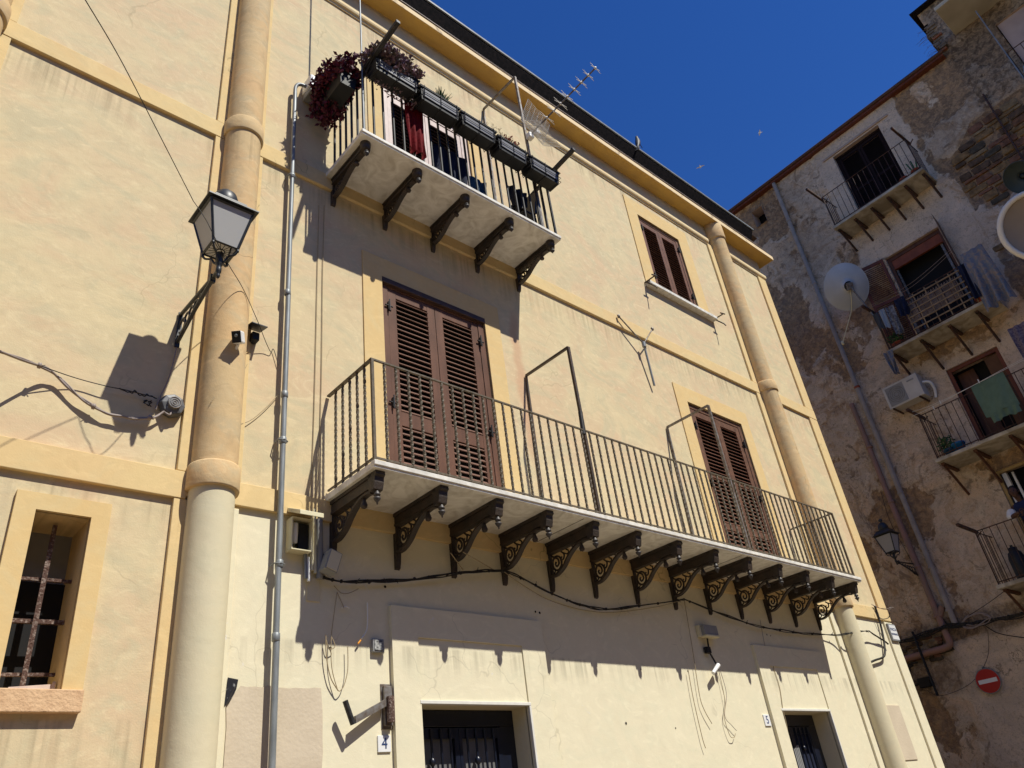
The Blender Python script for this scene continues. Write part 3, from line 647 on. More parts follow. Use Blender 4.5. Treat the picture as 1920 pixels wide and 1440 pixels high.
def twigs(x0, x1, z, h, n, seed, mt, par_, tip=None, tn=60):
    rnd = random.Random(seed); b = MB(); tips = []
    for i in range(n):
        p = Vector((rnd.uniform(x0, x1), -0.84+rnd.uniform(-0.05, 0.05), z)); q = p + Vector((rnd.uniform(-0.05, 0.05), rnd.uniform(-0.04, 0.04), h*rnd.uniform(0.5, 1)))
        m = (p+q)/2 + Vector((rnd.uniform(-0.02, 0.02), 0, 0)); b.tube([p, m, q], 0.0025, 3, r1=0.001)
        for k in range(5):
            u = p.lerp(q, rnd.uniform(0.3, 1)); v = u + Vector((rnd.uniform(-0.04, 0.04), rnd.uniform(-0.04, 0.04), rnd.uniform(0, 0.04))); b.tube([u, v], 0.0022, 3); tips.append(v)
    tag(b.build('twigs', mt, par_), kind='stuff')
    if tip:
        f = MB()
        for i in range(tn):
            v = rnd.choice(tips) + Vector((rnd.uniform(-.02, .02), rnd.uniform(-.02, .02), rnd.uniform(-.02, .02))); s_ = 0.012
            f.add([v+Vector((s_,0,0)), v+Vector((0,s_,0)), v+Vector((-s_,0,0.004)), v+Vector((0,-s_,0.004)), v+Vector((0,0,s_)), v-Vector((0,0,s_))], [(0,1,4),(1,2,4),(2,3,4),(3,0,4),(0,1,5),(1,2,5),(2,3,5),(3,0,5)])
        tag(f.build('flowers', M[tip], par_), kind='stuff')
twigs(4.16, 4.64, 8.87, 0.12, 40, 8, M['leaf_dry'], pl[2]); twigs(4.70, 4.98, 8.84, 0.30, 36, 9, M['leaf_dry'], pl[3]); twigs(4.93, 5.10, 8.82, 0.22, 24, 10, M['leaf_dry'], pl[3], 'flower_pink', 240)
twigs(5.28, 5.4, 8.83, 0.10, 10, 11, M['leaf_green'], pl[4], 'flower_red', 45)
ps = planter(2.72, 2.93, -0.68, -0.14, 8.60, 8.80, 'black flower box smothered in dark red foliage on the left side rail', rack=False)
b = leaves((2.83, -0.42, 8.88), (0.21, 0.33, 0.20), 3000, 0.06, 21); tag(b.build('foliage', M['leaf_red'], ps, fix=False), kind='stuff')
b = leaves((2.83, -0.24, 8.66), (0.16, 0.18, 0.17), 700, 0.06, 22, down=1.0); tag(b.build('trailing_foliage', M['leaf_red'], ps, fix=False), kind='stuff')

def cloth(name, x0, x1, z0, z1, y, mt, label, cat, folds=4, amp=0.02, taper=0.0, T=None, th=0.006, hem=0.02):
    b = MB(T); nx, nz_ = 22, 12; rnd = random.Random(len(label))
    ph = rnd.uniform(0, 6)
    def P(i, j, o):
        u, v = i/nx, j/nz_
        cx = (x0+x1)/2; x = cx + (x0-cx + (x1-x0)*u)*(1-taper*v) ; z = z1 - (z1-z0)*v + hem*math.sin(u*9+ph)*v
        return (x, y + o + amp*(0.3+v)*math.sin(u*folds*6.28+ph+v*1.3) + amp*0.4*math.sin(u*17+v*5), z)
    for o in (0, th):
        vs = [P(i, j, o) for j in range(nz_+1) for i in range(nx+1)]
        fs = [(j*(nx+1)+i, j*(nx+1)+i+1, (j+1)*(nx+1)+i+1, (j+1)*(nx+1)+i) for j in range(nz_) for i in range(nx)]
        b.add(vs, fs, smooth=True)
    return tag(b.build(name, mt, fix=False), label, cat)
cloth('hanging_garment', 3.49, 3.73, 8.02, 8.80, -0.745, M['red_cloth'], 'dark red garment hanging over the upper balcony rail under the flower boxes', 'clothes', 3, 0.022, 0.1)
cloth('hanging_garment', 3.98, 4.45, 7.98, 8.58, -0.60, M['blue_cloth'], 'dark navy clothes hanging behind the upper balcony bars', 'clothes', 3, 0.03, -0.1)
cloth('hanging_garment', 4.47, 4.74, 7.98, 8.38, -0.58, M['teal_cloth'], 'short dark teal cloth hanging beside the navy clothes on the upper balcony', 'clothes', 2, 0.03, 0.4)
t = empty('plastic_chair', (5.4, -0.4, 7.93), 'black plastic chair with a garment over it at the upper balcony right end', 'chair')
b = MB(); b.box(5.18, 5.56, -0.58, -0.22, 8.28, 8.32); b.build('seat', M['plastic_black'], t, bevel=0.01)
b = MB(); b.add([(5.52, -0.6, 8.32), (5.52, -0.2, 8.32), (5.60, -0.2, 8.74), (5.60, -0.6, 8.74), (5.55, -0.6, 8.32), (5.55, -0.2, 8.32), (5.63, -0.2, 8.74), (5.63, -0.6, 8.74)], [(0,1,2,3), (4,7,6,5), (0,4,5,1), (2,6,7,3), (0,3,7,4), (1,5,6,2)]); b.build('backrest', M['plastic_black'], t)
for x, y in ((5.19, -0.56), (5.19, -0.24), (5.55, -0.56), (5.55, -0.24)):
    b = MB(); b.tube([(x, y, 8.28), (x + (0.03 if x > 5.3 else -0.03), y, 7.935)], 0.016, 6); b.build('leg', M['plastic_black'], t)
cloth('hanging_garment', 5.10, 5.40, 8.22, 8.56, -0.62, M['plastic_black'], 'black jacket thrown over the chair on the upper balcony', 'clothes', 3, 0.04, 0.3)

# aerial
M['light_alloy'] = mat('light_alloy', (0.62, 0.60, 0.56), 0.5, 0.2)
t = empty('tv_antenna', (5.52, -0.75, 9.6), 'grey directional television aerial with a wire mesh reflector beside the upper balcony', 'antenna')
A = Vector((5.50, -0.74, 9.56)); E_ = Vector((5.83, -1.78, 10.10)); D = (E_-A)
b = MB(); b.tube([A, E_], 0.011, 6); b.build('boom', M['steel_dull'], t)
for k in range(8):
    p = A + D*(0.28 + 0.72*k/7); hl = 0.14 - 0.006*k
    b = MB(); dx = Vector((1, 0.05, 0)).normalized()
    for sg in (-1, 1):
        b.tube([p + dx*0.012*sg, p + dx*hl*sg + Vector((0, 0, 0.03)), ], 0.005, 5, r1=0.003); b.tube([p + dx*0.012*sg, p + dx*hl*sg - Vector((0, 0, 0.03))], 0.005, 5, r1=0.003)
    b.lathe(tuple(p), [(0, -0.018), (0.017, -0.012), (0.017, 0.012), (0, 0.018)], 8); b.build('element', M['light_alloy'], t)
b = MB(); up = Vector((0.12, 0.12, 1)).normalized(); back = D.normalized()
for sg, tl in ((1, 0.55), (-1, 0.55)):
    v = (up*sg*0.8 + back*tl).normalized(); sx = Vector((1, 0.25, 0)).normalized(); C0 = A + D*0.05
    for i in range(15): b.tube([C0 + v*(0.02+i*0.026) - sx*0.27, C0 + v*(0.02+i*0.026) + sx*0.27], 0.0030, 4)
    for i in range(7): q = -0.27+0.09*i; b.tube([C0 + sx*q + v*0.02, C0 + sx*q + v*0.385], 0.0032, 4)
tag(b.build('mesh_reflector', M['light_alloy'], t), kind='stuff')
b = MB(); b.box(5.47, 5.55, -0.80, -0.72, 9.51, 9.60); b.box(5.55, 5.62, -0.86, -0.78, 9.58, 9.66); b.build('clamp', M['white_plastic'], t, bevel=0.01)

# white box and the long conduit
t = empty('junction_box', (2.8, 0, 9.1), 'white and grey plastic utility box on the wall left of the red foliage', 'utility box')
b = MB(); b.box(2.64, 2.90, -0.20, -0.005, 8.98, 9.16); b.build('box', M['white_plastic'], t, bevel=0.015)
b = MB(); b.box(2.65, 2.89, -0.19, -0.005, 8.90, 8.978); b.build('base', M['plastic_grey'], t, bevel=0.01)
t = empty('conduit_pipe', (2.55, -0.07, 0), 'thin galvanised steel conduit running up the whole facade right of the near half column', 'pipe')
PX = [(2.56, 0.0), (2.56, 3.0), (2.53, 5.4), (2.535, 7.1), (2.52, 8.85)]
for k, (z0, z1) in enumerate(((0, 3.07), (3.07, 6.12), (6.12, 8.88))):
    b = MB(); xa = 2.56 if k == 0 else 2.545; b.tube([(2.555-0.01*k, -0.075, z0), (2.55-0.012*k, -0.075, z1)], 0.024-0.001*k, 12); b.build('pipe', M['steel'], t)
b = MB(); b.tube(crom([(2.526, -0.075, 8.86), (2.53, -0.078, 8.97), (2.57, -0.09, 9.03), (2.66, -0.10, 9.04)], 5), 0.02, 10); b.build('elbow', M['steel'], t)
for z, x in ((6.12, 2.53), (4.62, 2.54), (3.07, 2.545), (7.6, 2.53), (5.05, 2.54), (3.6, 2.55)):
    b = MB(); b.lathe((x, -0.075, z), [(0.024, -0.03), (0.029, -0.025), (0.029, 0.025), (0.024, 0.03)], 12)
    if z in (4.62, 3.6, 7.6): b.tube([(x-0.04, -0.01, z), (x-0.04, -0.08, z), (x, -0.105, z), (x+0.04, -0.08, z), (x+0.04, -0.01, z)], 0.006, 5)
    b.build('pipe_clamp', M['steel'], t)

# ------------------------------------------------------------------ street lamps
def lamp(C, T, label, wall_y, arm_dx=0.0, sc_=1.0, dome=True):
    """C = lantern axis at eave height in the frame T (x along wall, y out negative, z up)"""
    def TT(x, y, z): return T(C[0]+x*sc_, C[1]+y*sc_, C[2]+z*sc_)
    t = empty('street_lamp', T(C[0], wall_y, C[2]-0.6), label, 'street lamp')
    e, tp, bt, h = 0.197, 0.165, 0.094, 0.35
    b = MB(TT)
    for z0, z1, a, c in ((0.0, 0.012, e, e), (0.012, 0.088, 0.185, 0.12)):
        b.add([(-a,-a,z0),(a,-a,z0),(a,a,z0),(-a,a,z0),(-c,-c,z1),(c,-c,z1),(c,c,z1),(-c,c,z1)], [(0,3,2,1),(4,5,6,7),(0,1,5,4),(1,2,6,5),(2,3,7,6),(3,0,4,7)])
    b.box(-0.125, 0.125, -0.125, 0.125, 0.088, 0.10); b.build('lamp_roof', M['lamp_metal'], t)
    b = MB(TT); b.lathe((0, 0, 0.10), [(0.09, 0), (0.098, 0.012), (0.098, 0.07), (0.085, 0.12), (0.055, 0.155), (0, 0.165)], 20)
    if not dome: b.lathe((0, 0, 0.25), [(0.02, 0), (0.015, 0.03), (0.04, 0.05), (0.04, 0.08), (0, 0.10)], 10)
    b.build('lamp_cap', M['lamp_metal'], t)
    b = MB(TT)
    cs = [(-1, -1), (1, -1), (1, 1), (-1, 1)]
    for i, (sx, sy) in enumerate(cs):
        b.tube([(sx*tp, sy*tp, -0.005), (sx*bt, sy*bt, -h)], 0.011, 4, smooth=False)
        nx_, ny_ = cs[(i+1) % 4]
        b.tube([(sx*bt, sy*bt, -h), (nx_*bt, ny_*bt, -h)], 0.010, 4, smooth=False); b.tube([(sx*tp, sy*tp, -0.012), (nx_*tp, ny_*tp, -0.012)], 0.012, 4, smooth=False)
        b.lathe((sx*bt, sy*bt, -h-0.02), [(0, -0.018), (0.010, -0.01), (0.012, 0.012), (0, 0.02)], 6)
    b.build('lantern_frame', M['lamp_metal'], t)
    for i, (sx, sy) in enumerate(cs):
        nx_, ny_ = cs[(i+1) % 4]; k = 0.985
        b = MB(TT); b.quad((sx*tp*k, sy*tp*k, -0.02), (nx_*tp*k, ny_*tp*k, -0.02), (nx_*bt*k, ny_*bt*k, -h+0.005), (sx*bt*k, sy*bt*k, -h+0.005)); b.build('pane', M['lamp_glass'], t, fix=False)
    b = MB(TT); b.tube([(0.03*math.cos(k*0.4), 0.03*math.sin(k*0.4), -h) for k in range(16)], 0.005, 5, close=True)
    for k in range(16):
        a = k*math.pi/8; r1 = bt/max(abs(math.cos(a)), abs(math.sin(a))); b.tube([(0.03*math.cos(a), 0.03*math.sin(a), -h), (r1*math.cos(a), r1*math.sin(a), -h)], 0.0028, 4)
    b.build('base_grille', M['lamp_metal'], t)
    b = MB(TT)
    for sx, sy in cs:
        b.tube(crom([(sx*bt, sy*bt, -h-0.01), (sx*bt*0.85, sy*bt*0.85, -h-0.05), (sx*0.045, sy*0.045, -h-0.065), (sx*0.03, sy*0.03, -h-0.10), (sx*0.012, sy*0.012, -h-0.12)], 4), 0.009, 6)
    b.lathe((0, 0, -h), [(0.028, -0.02), (0.022, -0.05), (0.03, -0.10), (0.026, -0.13), (0.018, -0.14), (0.022, -0.17), (0.022, -0.20), (0.013, -0.21), (0.017, -0.23), (0.012, -0.25), (0, -0.262)], 10)
    b.build('stem', M['lamp_metal'], t)
    L = (-C[1]+wall_y)/sc_ - 0.0     # distance back to the wall
    b = MB(TT); zc = -h-0.185
    b.tube([(0, 0.0, zc), (0, 0.10, zc-0.005)], 0.016, 6)
    b.tube([(0, 0.08, zc), (0, L, zc+0.04)], 0.016, 6); b.tube([(0, 0.08, zc-0.01), (0, L*0.55, zc-0.10), (0, L, zc-0.23)], 0.016, 6)
    b.box(-0.018, 0.018, L-0.014, L, zc-0.27, zc+0.06)
    b.box(-0.02, 0.02, 0.09, 0.115, zc-0.04, zc+0.03)
    for q in (0.3, 0.42, 0.54, 0.66, 0.78, 0.9):
        yy = L*q; rr = 0.010+0.075*(q-0.2); zz = zc-0.005 - 0.115*(q-0.05)*1.0
        b.tube([(0, yy+rr*math.cos(k*0.55), zz+rr*math.sin(k*0.55)) for k in range(11)], 0.009, 5)
    b.tube(crom([(0, L*0.66, zc-0.13), (0, L*0.75, zc-0.19), (0, L*0.93, zc-0.16)], 4), 0.009, 5)
    b.build('wall_bracket', M['lamp_metal'], t)
    return t
M['lamp_metal'] = mat('dark_lamp_paint', (0.028, 0.030, 0.033), 0.45, var=0.35, vscale=30, spec=0.5)
M['lamp_glass'] = bpy.data.materials.new('milky_lamp_glass'); M['lamp_glass'].use_nodes = True
_n = M['lamp_glass'].node_tree; _b = _n.nodes['Principled BSDF']; _b.inputs['Base Color'].default_value = (0.66, 0.66, 0.66, 1); _b.inputs['Roughness'].default_value = 0.5
_tr = _n.nodes.new('ShaderNodeBsdfTranslucent'); _tr.inputs[0].default_value = (0.5, 0.48, 0.45, 1); _mx = _n.nodes.new('ShaderNodeMixShader'); _mx.inputs[0].default_value = 0.45
_n.links.new(_b.outputs[0], _mx.inputs[1]); _n.links.new(_tr.outputs[0], _mx.inputs[2]); _n.links.new(_mx.outputs[0], _n.nodes['Material Output'].inputs[0])
lamp((1.655, -0.725, 6.05), lambda x, y, z: Vector((x, y, z)), 'grey square lantern with milky panes on a scrolled wall bracket beside the near half column', -0.01)

# ------------------------------------------------------------------ cables and small fittings
def cable(name, pts, r, mt, label=None, cat='cable', strands=1, n=8, group=None, jit=0.016, ties=0, seed=1):
    P = crom(pts, n); b = MB(); rnd = random.Random(seed)
    for s_ in range(strands):
        ph = rnd.uniform(0, 6.28); k = jit if strands > 1 else 0
        b.tube([p + Vector((0, k*0.8*noise.noise(Vector((i*0.16, s_*7.3+seed, 0))), k*1.9*noise.noise(Vector((i*0.13, s_*5.1+seed, 9))))) for i, p in enumerate(P)], r*rnd.uniform(0.75, 1.1), 5)
    for i in range(ties):
        p = P[int((i+0.5)*len(P)/ties)]; a = rnd.uniform(0, 6.28)
        b.tube([p, p + Vector((0.0, -0.01, 0)) + Vector((math.cos(a)*0.03, -0.01, math.sin(a)*0.03))], 0.003, 4)
        b.lathe(tuple(p), [(0, -r*2), (r*2.3, -r), (r*2.3, r), (0, r*2)], 6, ax='x')
    o = b.build(name, mt)
    return tag(o, label, cat, group)
F = lambda x, y, d=-0.05: tuple(fac(x, y, d))
cable('cable_bundle', [F(605,1082), F(640,1090), F(700,1091), F(760,1087), F(830,1079,-0.07), F(895,1071,-0.08), F(945,1071,-0.08)], 0.0065, M['cable'], 'black cable bundle strung from the grey box to the fourth balcony bracket', strands=4, ties=14, seed=2, group='black cables under the long balcony')
cable('cable_bundle', [F(945,1071,-0.08), F(990,1090), F(1050,1120), F(1100,1137), F(1150,1142), F(1215,1134), F(1283,1124,-0.07)], 0.0065, M['cable'], 'sagging black cable bundle under the middle of the long balcony', strands=3, ties=12, seed=3, group='black cables under the long balcony')
cable('cable_bundle', [F(1283,1124,-0.07), F(1340,1146), F(1400,1168), F(1450,1180), F(1500,1187,-0.04), F(1560,1190,-0.06), F(1600,1186,-0.18), F(1630,1183,-0.10)], 0.0065, M['cable'], 'black cable bundle from the middle bracket to the far half column', strands=3, ties=12, seed=4, group='black cables under the long balcony')
cable('thin_cable', [F(945,1072,-0.08), F(985,1100), F(1030,1125), F(1090,1143), F(1150,1148), F(1230,1138), F(1283,1124,-0.07)], 0.0035, M['cable_tan'], 'thin tan cable sagging below the black bundle in the middle of the balcony')
cable('cable_bundle', [F(1630,1183,-0.1), F(1650,1197,-0.06), F(1665,1207,-0.05)], 0.008, M['cable'], 'short black cable bundle running from the far half column down to the street name tile', strands=3, seed=5)
cable('wall_cable', [F(1640,1136,-0.06), F(1648,1160), F(1656,1195), F(1659,1222), F(1656,1232), F(1640,1238), F(1622,1247)], 0.016, M['cable'], 'thick cut-off black cable looping down beside the street name tile', strands=1, seed=6)
cable('wall_cable', [F(1634,1133,-0.05), F(1650,1140,-0.10), F(1665,1142,-0.22), F(1675,1139,-0.28)], 0.006, M['cable_grey'], 'grey cable stub sticking out at the building corner near the street name tile', strands=2, seed=7)
cable('wall_cable', [F(1640,1146,-0.06), F(1652,1160,-0.1), F(1666,1158,-0.16), F(1668,1148,-0.2)], 0.006, M['cable'], 'black cable loop hanging at the building corner above the street name tile', seed=8)
cable('thin_cable', [F(845,1037,-0.3), F(868,1068)], 0.004, M['cable_tan'], 'short tan stay wire tied under the third long-balcony bracket')
cable('thin_cable', [F(868,1035,-0.3), F(925,1068)], 0.004, M['cable_tan'], 'longer tan stay wire slanting from the third bracket to the cable bundle')
cable('wall_cable', [F(0,660,-0.30), F(68,683,-0.12), F(105,703,-0.05), F(150,745), F(200,775), F(240,782), F(285,783), F(308,772)], 0.009, M['cable_grey'], 'double grey cable sagging across the plaster to the octagonal box', strands=2, ties=3, seed=9, jit=0.010)
cable('wall_cable', [F(68,683,-0.12), F(140,708,-0.05), F(200,724), F(235,731), F(290,745)], 0.004, M['cable'], 'thin dark cable running straight towards the octagonal box', seed=10)
b = MB(); rnd = random.Random(5); pr = Vector(F(225, 728))
for i in range(16):
    q = Vector(F(225+i*4.6, 728+i*1.25 + rnd.uniform(-4, 4), -0.03)); b.tube([pr, q], 0.005, 4); pr = q
for i in range(8): q = Vector(F(272+rnd.uniform(-4, 8), 756+rnd.uniform(-4, 4), -0.03)); b.tube([q, q+Vector((0.02, 0, rnd.uniform(-0.02, 0.02)))], 0.005, 4)
tag(b.build('cable_tangle', M['cable']), 'small tangle of black wire ends in the shadow left of the octagonal box', 'cable')
t = empty('junction_box', F(325, 758, 0), 'dark grey octagonal siren box on the plaster left of the near half column', 'alarm box')
c = Vector(F(325, 758, -0.06))
b = MB(); b.lathe((c.x, -0.035, c.z), [(0.0, -0.055), (0.045, -0.055), (0.052, -0.04), (0.085, -0.03), (0.093, 0.0), (0.093, 0.03)], 8, ax='y', smooth=False); b.build('cover', mat('grey_metal_box', (0.13, 0.13, 0.135), 0.5, var=0.35, vscale=18, spec=0.5), t, bevel=0.004)
b = MB()
for r in (0.012, 0.028, 0.045): b.tube([(c.x+r*math.cos(k*0.35), -0.091, c.z+r*math.sin(k*0.35)) for k in range(18)], 0.004, 4, close=True)
b.build('ring', M['steel_dull'], t)
cable('thin_cable', [F(308,772), F(318,778,-0.07), F(322,768,-0.06)], 0.007, M['cable_grey'], 'grey cable loop entering the bottom of the octagonal box')
cable('thin_cable', [F(331,652,-0.02), F(318,705,-0.02), F(300,745,-0.02), F(292,768,-0.02)], 0.006, M['cable_grey'], 'thin grey cable running down the wall from the near lamp bracket')
cable('overhead_wire', [tuple(fac(160, 0, -2.2)), tuple(fac(225, 110, -1.8)), tuple(fac(300, 255, -1.3)), tuple(fac(362, 376, -0.93))], 0.003, M['cable'], 'thin overhead wire slanting down from the upper left to the near lamp', n=10)
cable('thin_cable', [F(362,376,-0.93), F(385,410,-0.95), F(405,450,-0.9), F(428,495,-0.5), F(455,540,-0.25), F(480,595,-0.2), F(490,620,-0.15)], 0.003, M['cable'], 'thin wire passing in front of the near lamp down to the small dark sensor', n=8)
cable('thin_cable', [F(490,620,-0.12), F(500,645,-0.05), F(508,660,-0.02), F(513,655,-0.02), F(522,685,-0.02)], 0.003, M['cable'], 'thin wire squiggling from the small dark sensor to the steel conduit')
cable('thin_cable', [F(395,755,-0.2), F(410,735,-0.2), F(430,727,-0.18), F(442,732,-0.1), F(443,790,-0.04)], 0.003, M['cable_tan'], 'thin tan wire arching over the near half column')
cable('thin_cable', [F(445,797,-0.04), F(470,788,-0.02), F(495,768,-0.02), F(522,740,-0.02)], 0.003, M['cable_tan'], 'thin tan wire from the near half column to the steel conduit')
cable('thin_cable', [F(452,645,-0.12), F(462,658,-0.05), F(470,663,-0.03), F(460,690,-0.03), F(448,705,-0.03)], 0.003, M['cable_tan'], 'thin tan wire below the white security camera')
for k, (px) in enumerate((588, 600)):
    cable('thin_cable', [F(px+10-k*2, 385, -0.012), F(px+7-k*2, 520, -0.012), F(px+3, 700, -0.012), F(px-2, 860, -0.012), F(px-6, 935, -0.03)], 0.0035, M['cable_tan'], ('left' if k == 0 else 'right') + ' one of two thin tan wires running down the wall between the balconies', n=8)

t = empty('security_camera', F(450, 638, -0.17), 'small white security camera with black face on the near half column', 'camera')
c = Vector(fac(447, 633, -0.30))
Rm = Matrix.Rotation(R_(-42), 3, 'Z') @ Matrix.Rotation(R_(28), 3, 'X')
def TC(x, y, z): return c + Rm @ Vector((x, y, z))
b = MB(TC); b.box(-0.038, 0.038, -0.05, 0.05, -0.05, 0.05); b.build('housing', M['white_plastic'], t, bevel=0.012)
b = MB(TC); b.box(-0.035, 0.035, -0.056, -0.049, -0.047, 0.047); b.build('face', M['plastic_black'], t, bevel=0.002)
b = MB(TC); b.lathe((0, -0.061, 0.01), [(0, 0.0), (0.012, 0.0), (0.014, 0.004)], 12, ax='y'); b.build('lens', M['steel'], t)
b = MB(); b.tube([tuple(c + Vector((0.01, 0.02, -0.05))), (c.x+0.03, -0.17, c.z-0.07)], 0.012, 7); b.build('mount', M['white_plastic'], t)
t = empty('motion_sensor', F(478, 628, 0), 'small dark solar sensor with a flat top panel right of the near half column', 'sensor')
c = Vector(F(479, 630, -0.07))
b = MB(); b.box(c.x-0.035, c.x+0.03, -0.09, -0.012, c.z-0.05, c.z+0.03); b.build('body', M['plastic_black'], t, bevel=0.008)
b = MB(); b.add([(c.x-0.08, -0.17, c.z+0.05), (c.x+0.06, -0.17, c.z+0.05), (c.x+0.06, -0.02, c.z+0.085), (c.x-0.08, -0.02, c.z+0.085), (c.x-0.08, -0.17, c.z+0.058), (c.x+0.06, -0.17, c.z+0.058), (c.x+0.06, -0.02, c.z+0.093), (c.x-0.08, -0.02, c.z+0.093)], [(0,3,2,1),(4,5,6,7),(0,1,5,4),(1,2,6,5),(2,3,7,6),(3,0,4,7)]); b.build('solar_panel', M['navy'], t)

# open meter box by the left end of the long balcony
t = empty('meter_box', F(568, 1000, 0), 'open electric meter box with raised ivory lid under the left end of the long balcony', 'meter box')
b = MB(); x0, x1, z0, z1 = 2.63, 2.80, 3.72, 3.98
b.box(x0, x1, -0.012, -0.004, z0, z1); b.box(x0, x0+0.008, -0.10, -0.012, z0, z1); b.box(x1-0.008, x1, -0.10, -0.012, z0, z1); b.box(x0+0.008, x1-0.008, -0.10, -0.012, z0, z0+0.008); b.box(x0+0.008, x1-0.008, -0.10, -0.012, z1-0.008, z1); b.build('case', M['ivory'], t)
b = MB(); b.box(x0+0.07, x1-0.012, -0.07, -0.014, z0+0.015, z1-0.03); b.build('meter', M['plastic_black'], t, bevel=0.01)
b = MB(); b.lathe(((x0+0.045), -0.06, z0+0.15), [(0, -0.09), (0.02, -0.085), (0.024, 0), (0.024, 0.07), (0, 0.075)], 10); b.build('fuse', M['white_plastic'], t)
b = MB(); b.add([(x0-0.01, -0.02, z1+0.10), (x1+0.02, -0.02, z1+0.10), (x1+0.02, -0.24, z1+0.0), (x0-0.01, -0.24, z1+0.0), (x0-0.01, -0.02, z1+0.065), (x1+0.02, -0.02, z1+0.065), (x1+0.02, -0.24, z1-0.035), (x0-0.01, -0.24, z1-0.035)], [(0,1,2,3),(4,7,6,5),(0,4,5,1),(2,6,7,3),(0,3,7,4),(1,5,6,2)]); b.build('lid', M['ivory'], t, bevel=0.003)
for k, (px, y0, y1, g_) in enumerate(((572, 1030, 1085, 'steel'), (577, 1045, 1090, 'white_plastic'), (583, 960, 1070, 'ivory'), (589, 955, 1075, 'ivory'), (598, 975, 1085, 'plastic_grey'))):
    lb = ['short steel conduit stub below the open meter box', 'short white conduit beside the steel stub below the meter box', 'ivory conduit right of the open meter box', 'second ivory conduit right of the meter box, nearer the bracket', 'grey trunking beside the first long-balcony bracket'][k]
    b = MB(); p0, p1 = Vector(F(px, y0, -0.03)), Vector(F(px+2, y1, -0.03)); b.tube([p0, p1], 0.014 if k < 4 else 0.03, 8); tag(b.build('conduit', M[g_]), lb, 'pipe')
t = empty('flood_light', F(618, 1058, 0), 'grey box light tilted on the wall in the balcony shade beside the first bracket', 'light')
c = Vector(F(620, 1055, -0.12)); Rm2 = Matrix.Rotation(R_(18), 3, 'Y')
def TF(x, y, z): return c + Rm2 @ Vector((x, y, z))
b = MB(TF); b.box(-0.055, 0.055, -0.05, 0.05, -0.085, 0.085); b.build('body', M['plastic_grey'], t, bevel=0.006)
b = MB(TF); b.box(-0.045, 0.045, -0.056, -0.05, -0.075, 0.075); b.build('glass', M['column_pale'], t)
b = MB(); b.tube([tuple(c+Vector((0, 0.03, 0.05))), (c.x-0.02, -0.01, c.z+0.10)], 0.012, 6); b.build('arm', M['iron'], t)
b = MB(); c = Vector(F(588, 1105, -0.01)); b.box(c.x-0.055, c.x+0.055, -0.010, 0.002, c.z-0.09, c.z+0.09); o = b.build('metal_plate', M['column_pale'])
tag(o, 'small flat plate with three bolt holes below the conduits in the shade', 'plate')

t = empty('flood_light', F(1328, 1182, 0), 'small ivory box light on the shaded wall under the middle of the long balcony', 'light')
c = Vector(F(1330, 1184, -0.07)); b = MB(); b.box(c.x-0.13, c.x+0.13, -0.10, -0.03, c.z-0.045, c.z+0.065); b.build('body', M['plastic_grey'], t, bevel=0.006)
b = MB(); b.box(c.x-0.13, c.x+0.13, -0.115, -0.02, c.z-0.07, c.z-0.047); b.build('rim', M['ivory'], t, bevel=0.006)
b = MB(); b.box(c.x-0.16, c.x-0.07, -0.05, -0.005, c.z-0.06, c.z+0.07); b.build('mount', M['ivory'], t)
cable('thin_cable', [F(1326,1197,-0.05), F(1328,1210,-0.03), F(1330,1222,-0.03), F(1340,1240,-0.05), F(1344,1246,-0.06)], 0.010, M['cable'], 'short black cable hanging from the small ivory box light')
b = MB(); c = Vector(F(1327, 1218, -0.04)); b.box(c.x-0.04, c.x+0.04, -0.06, -0.01, c.z-0.04, c.z+0.03); tag(b.build('cable_plug', M['plastic_black'], bevel=0.006), 'small black connector on the cable below the ivory box light', 'connector')
c0, c1 = Vector(F(1347, 1247, -0.09)), Vector(F(1337, 1262, -0.09)); b = MB(); b.tube([c0, c1], 0.026, 8, r1=0.020); tag(b.build('cable_plug', M['white_plastic']), 'white plug dangling in the shade below the ivory box light', 'connector')
W = [([(1283,1126),(1298,1215),(1311,1300),(1320,1330),(1335,1357)], 'cable_tan', 'longer brown wire hanging free below the middle bracket'), ([(1290,1255),(1300,1310),(1316,1380),(1323,1403)], 'cable_tan', 'tan wire end hanging lowest on the cream wall'),
     ([(1347,1255),(1355,1290),(1360,1320),(1358,1345),(1368,1378),(1376,1383),(1379,1375)], 'cable_tan', 'thin tan wire looping at the bottom left of the number five tile'), ([(1350,1256),(1362,1300),(1359,1342),(1372,1360),(1381,1370)], 'cable_grey', 'thin grey wire crossing the tan loop left of the number five tile'),
     ([(1443,1215),(1450,1250),(1462,1290),(1468,1330),(1475,1360),(1480,1400)], 'cable_tan', 'thin wire hanging down over the right ground-floor door frame'), ([(1425,1162),(1432,1200),(1445,1260),(1462,1320)], 'cable_grey', 'thin grey wire dropping from the cable bundle to the right ground-floor door'),
     ([(632,1110),(625,1160),(621,1200),(622,1250),(632,1290),(637,1296)], 'cable_tan', 'long brown wire hanging in a loop below the cable bundle, left strand'), ([(611,1190),(612,1230),(620,1270),(634,1295)], 'cable_tan', 'outermost left strand of the wire loop on the cream wall'),
     ([(652,1212),(652,1255),(645,1285),(637,1296)], 'cable_tan', 'right strand of the wire loop on the cream wall'), ([(612,1200),(617,1217),(628,1212),(622,1195)], 'cable_tan', 'small wire curl at the shadow edge above the wire loop'),
     ([(632,1110),(640,1128),(645,1140)], 'cable_tan', 'short wire hanging above the small white cable end'), ([(626,1098),(640,1112),(655,1112),(672,1104)], 'cable_tan', 'thin wire looping just under the black cable bundle near the grey box light')]
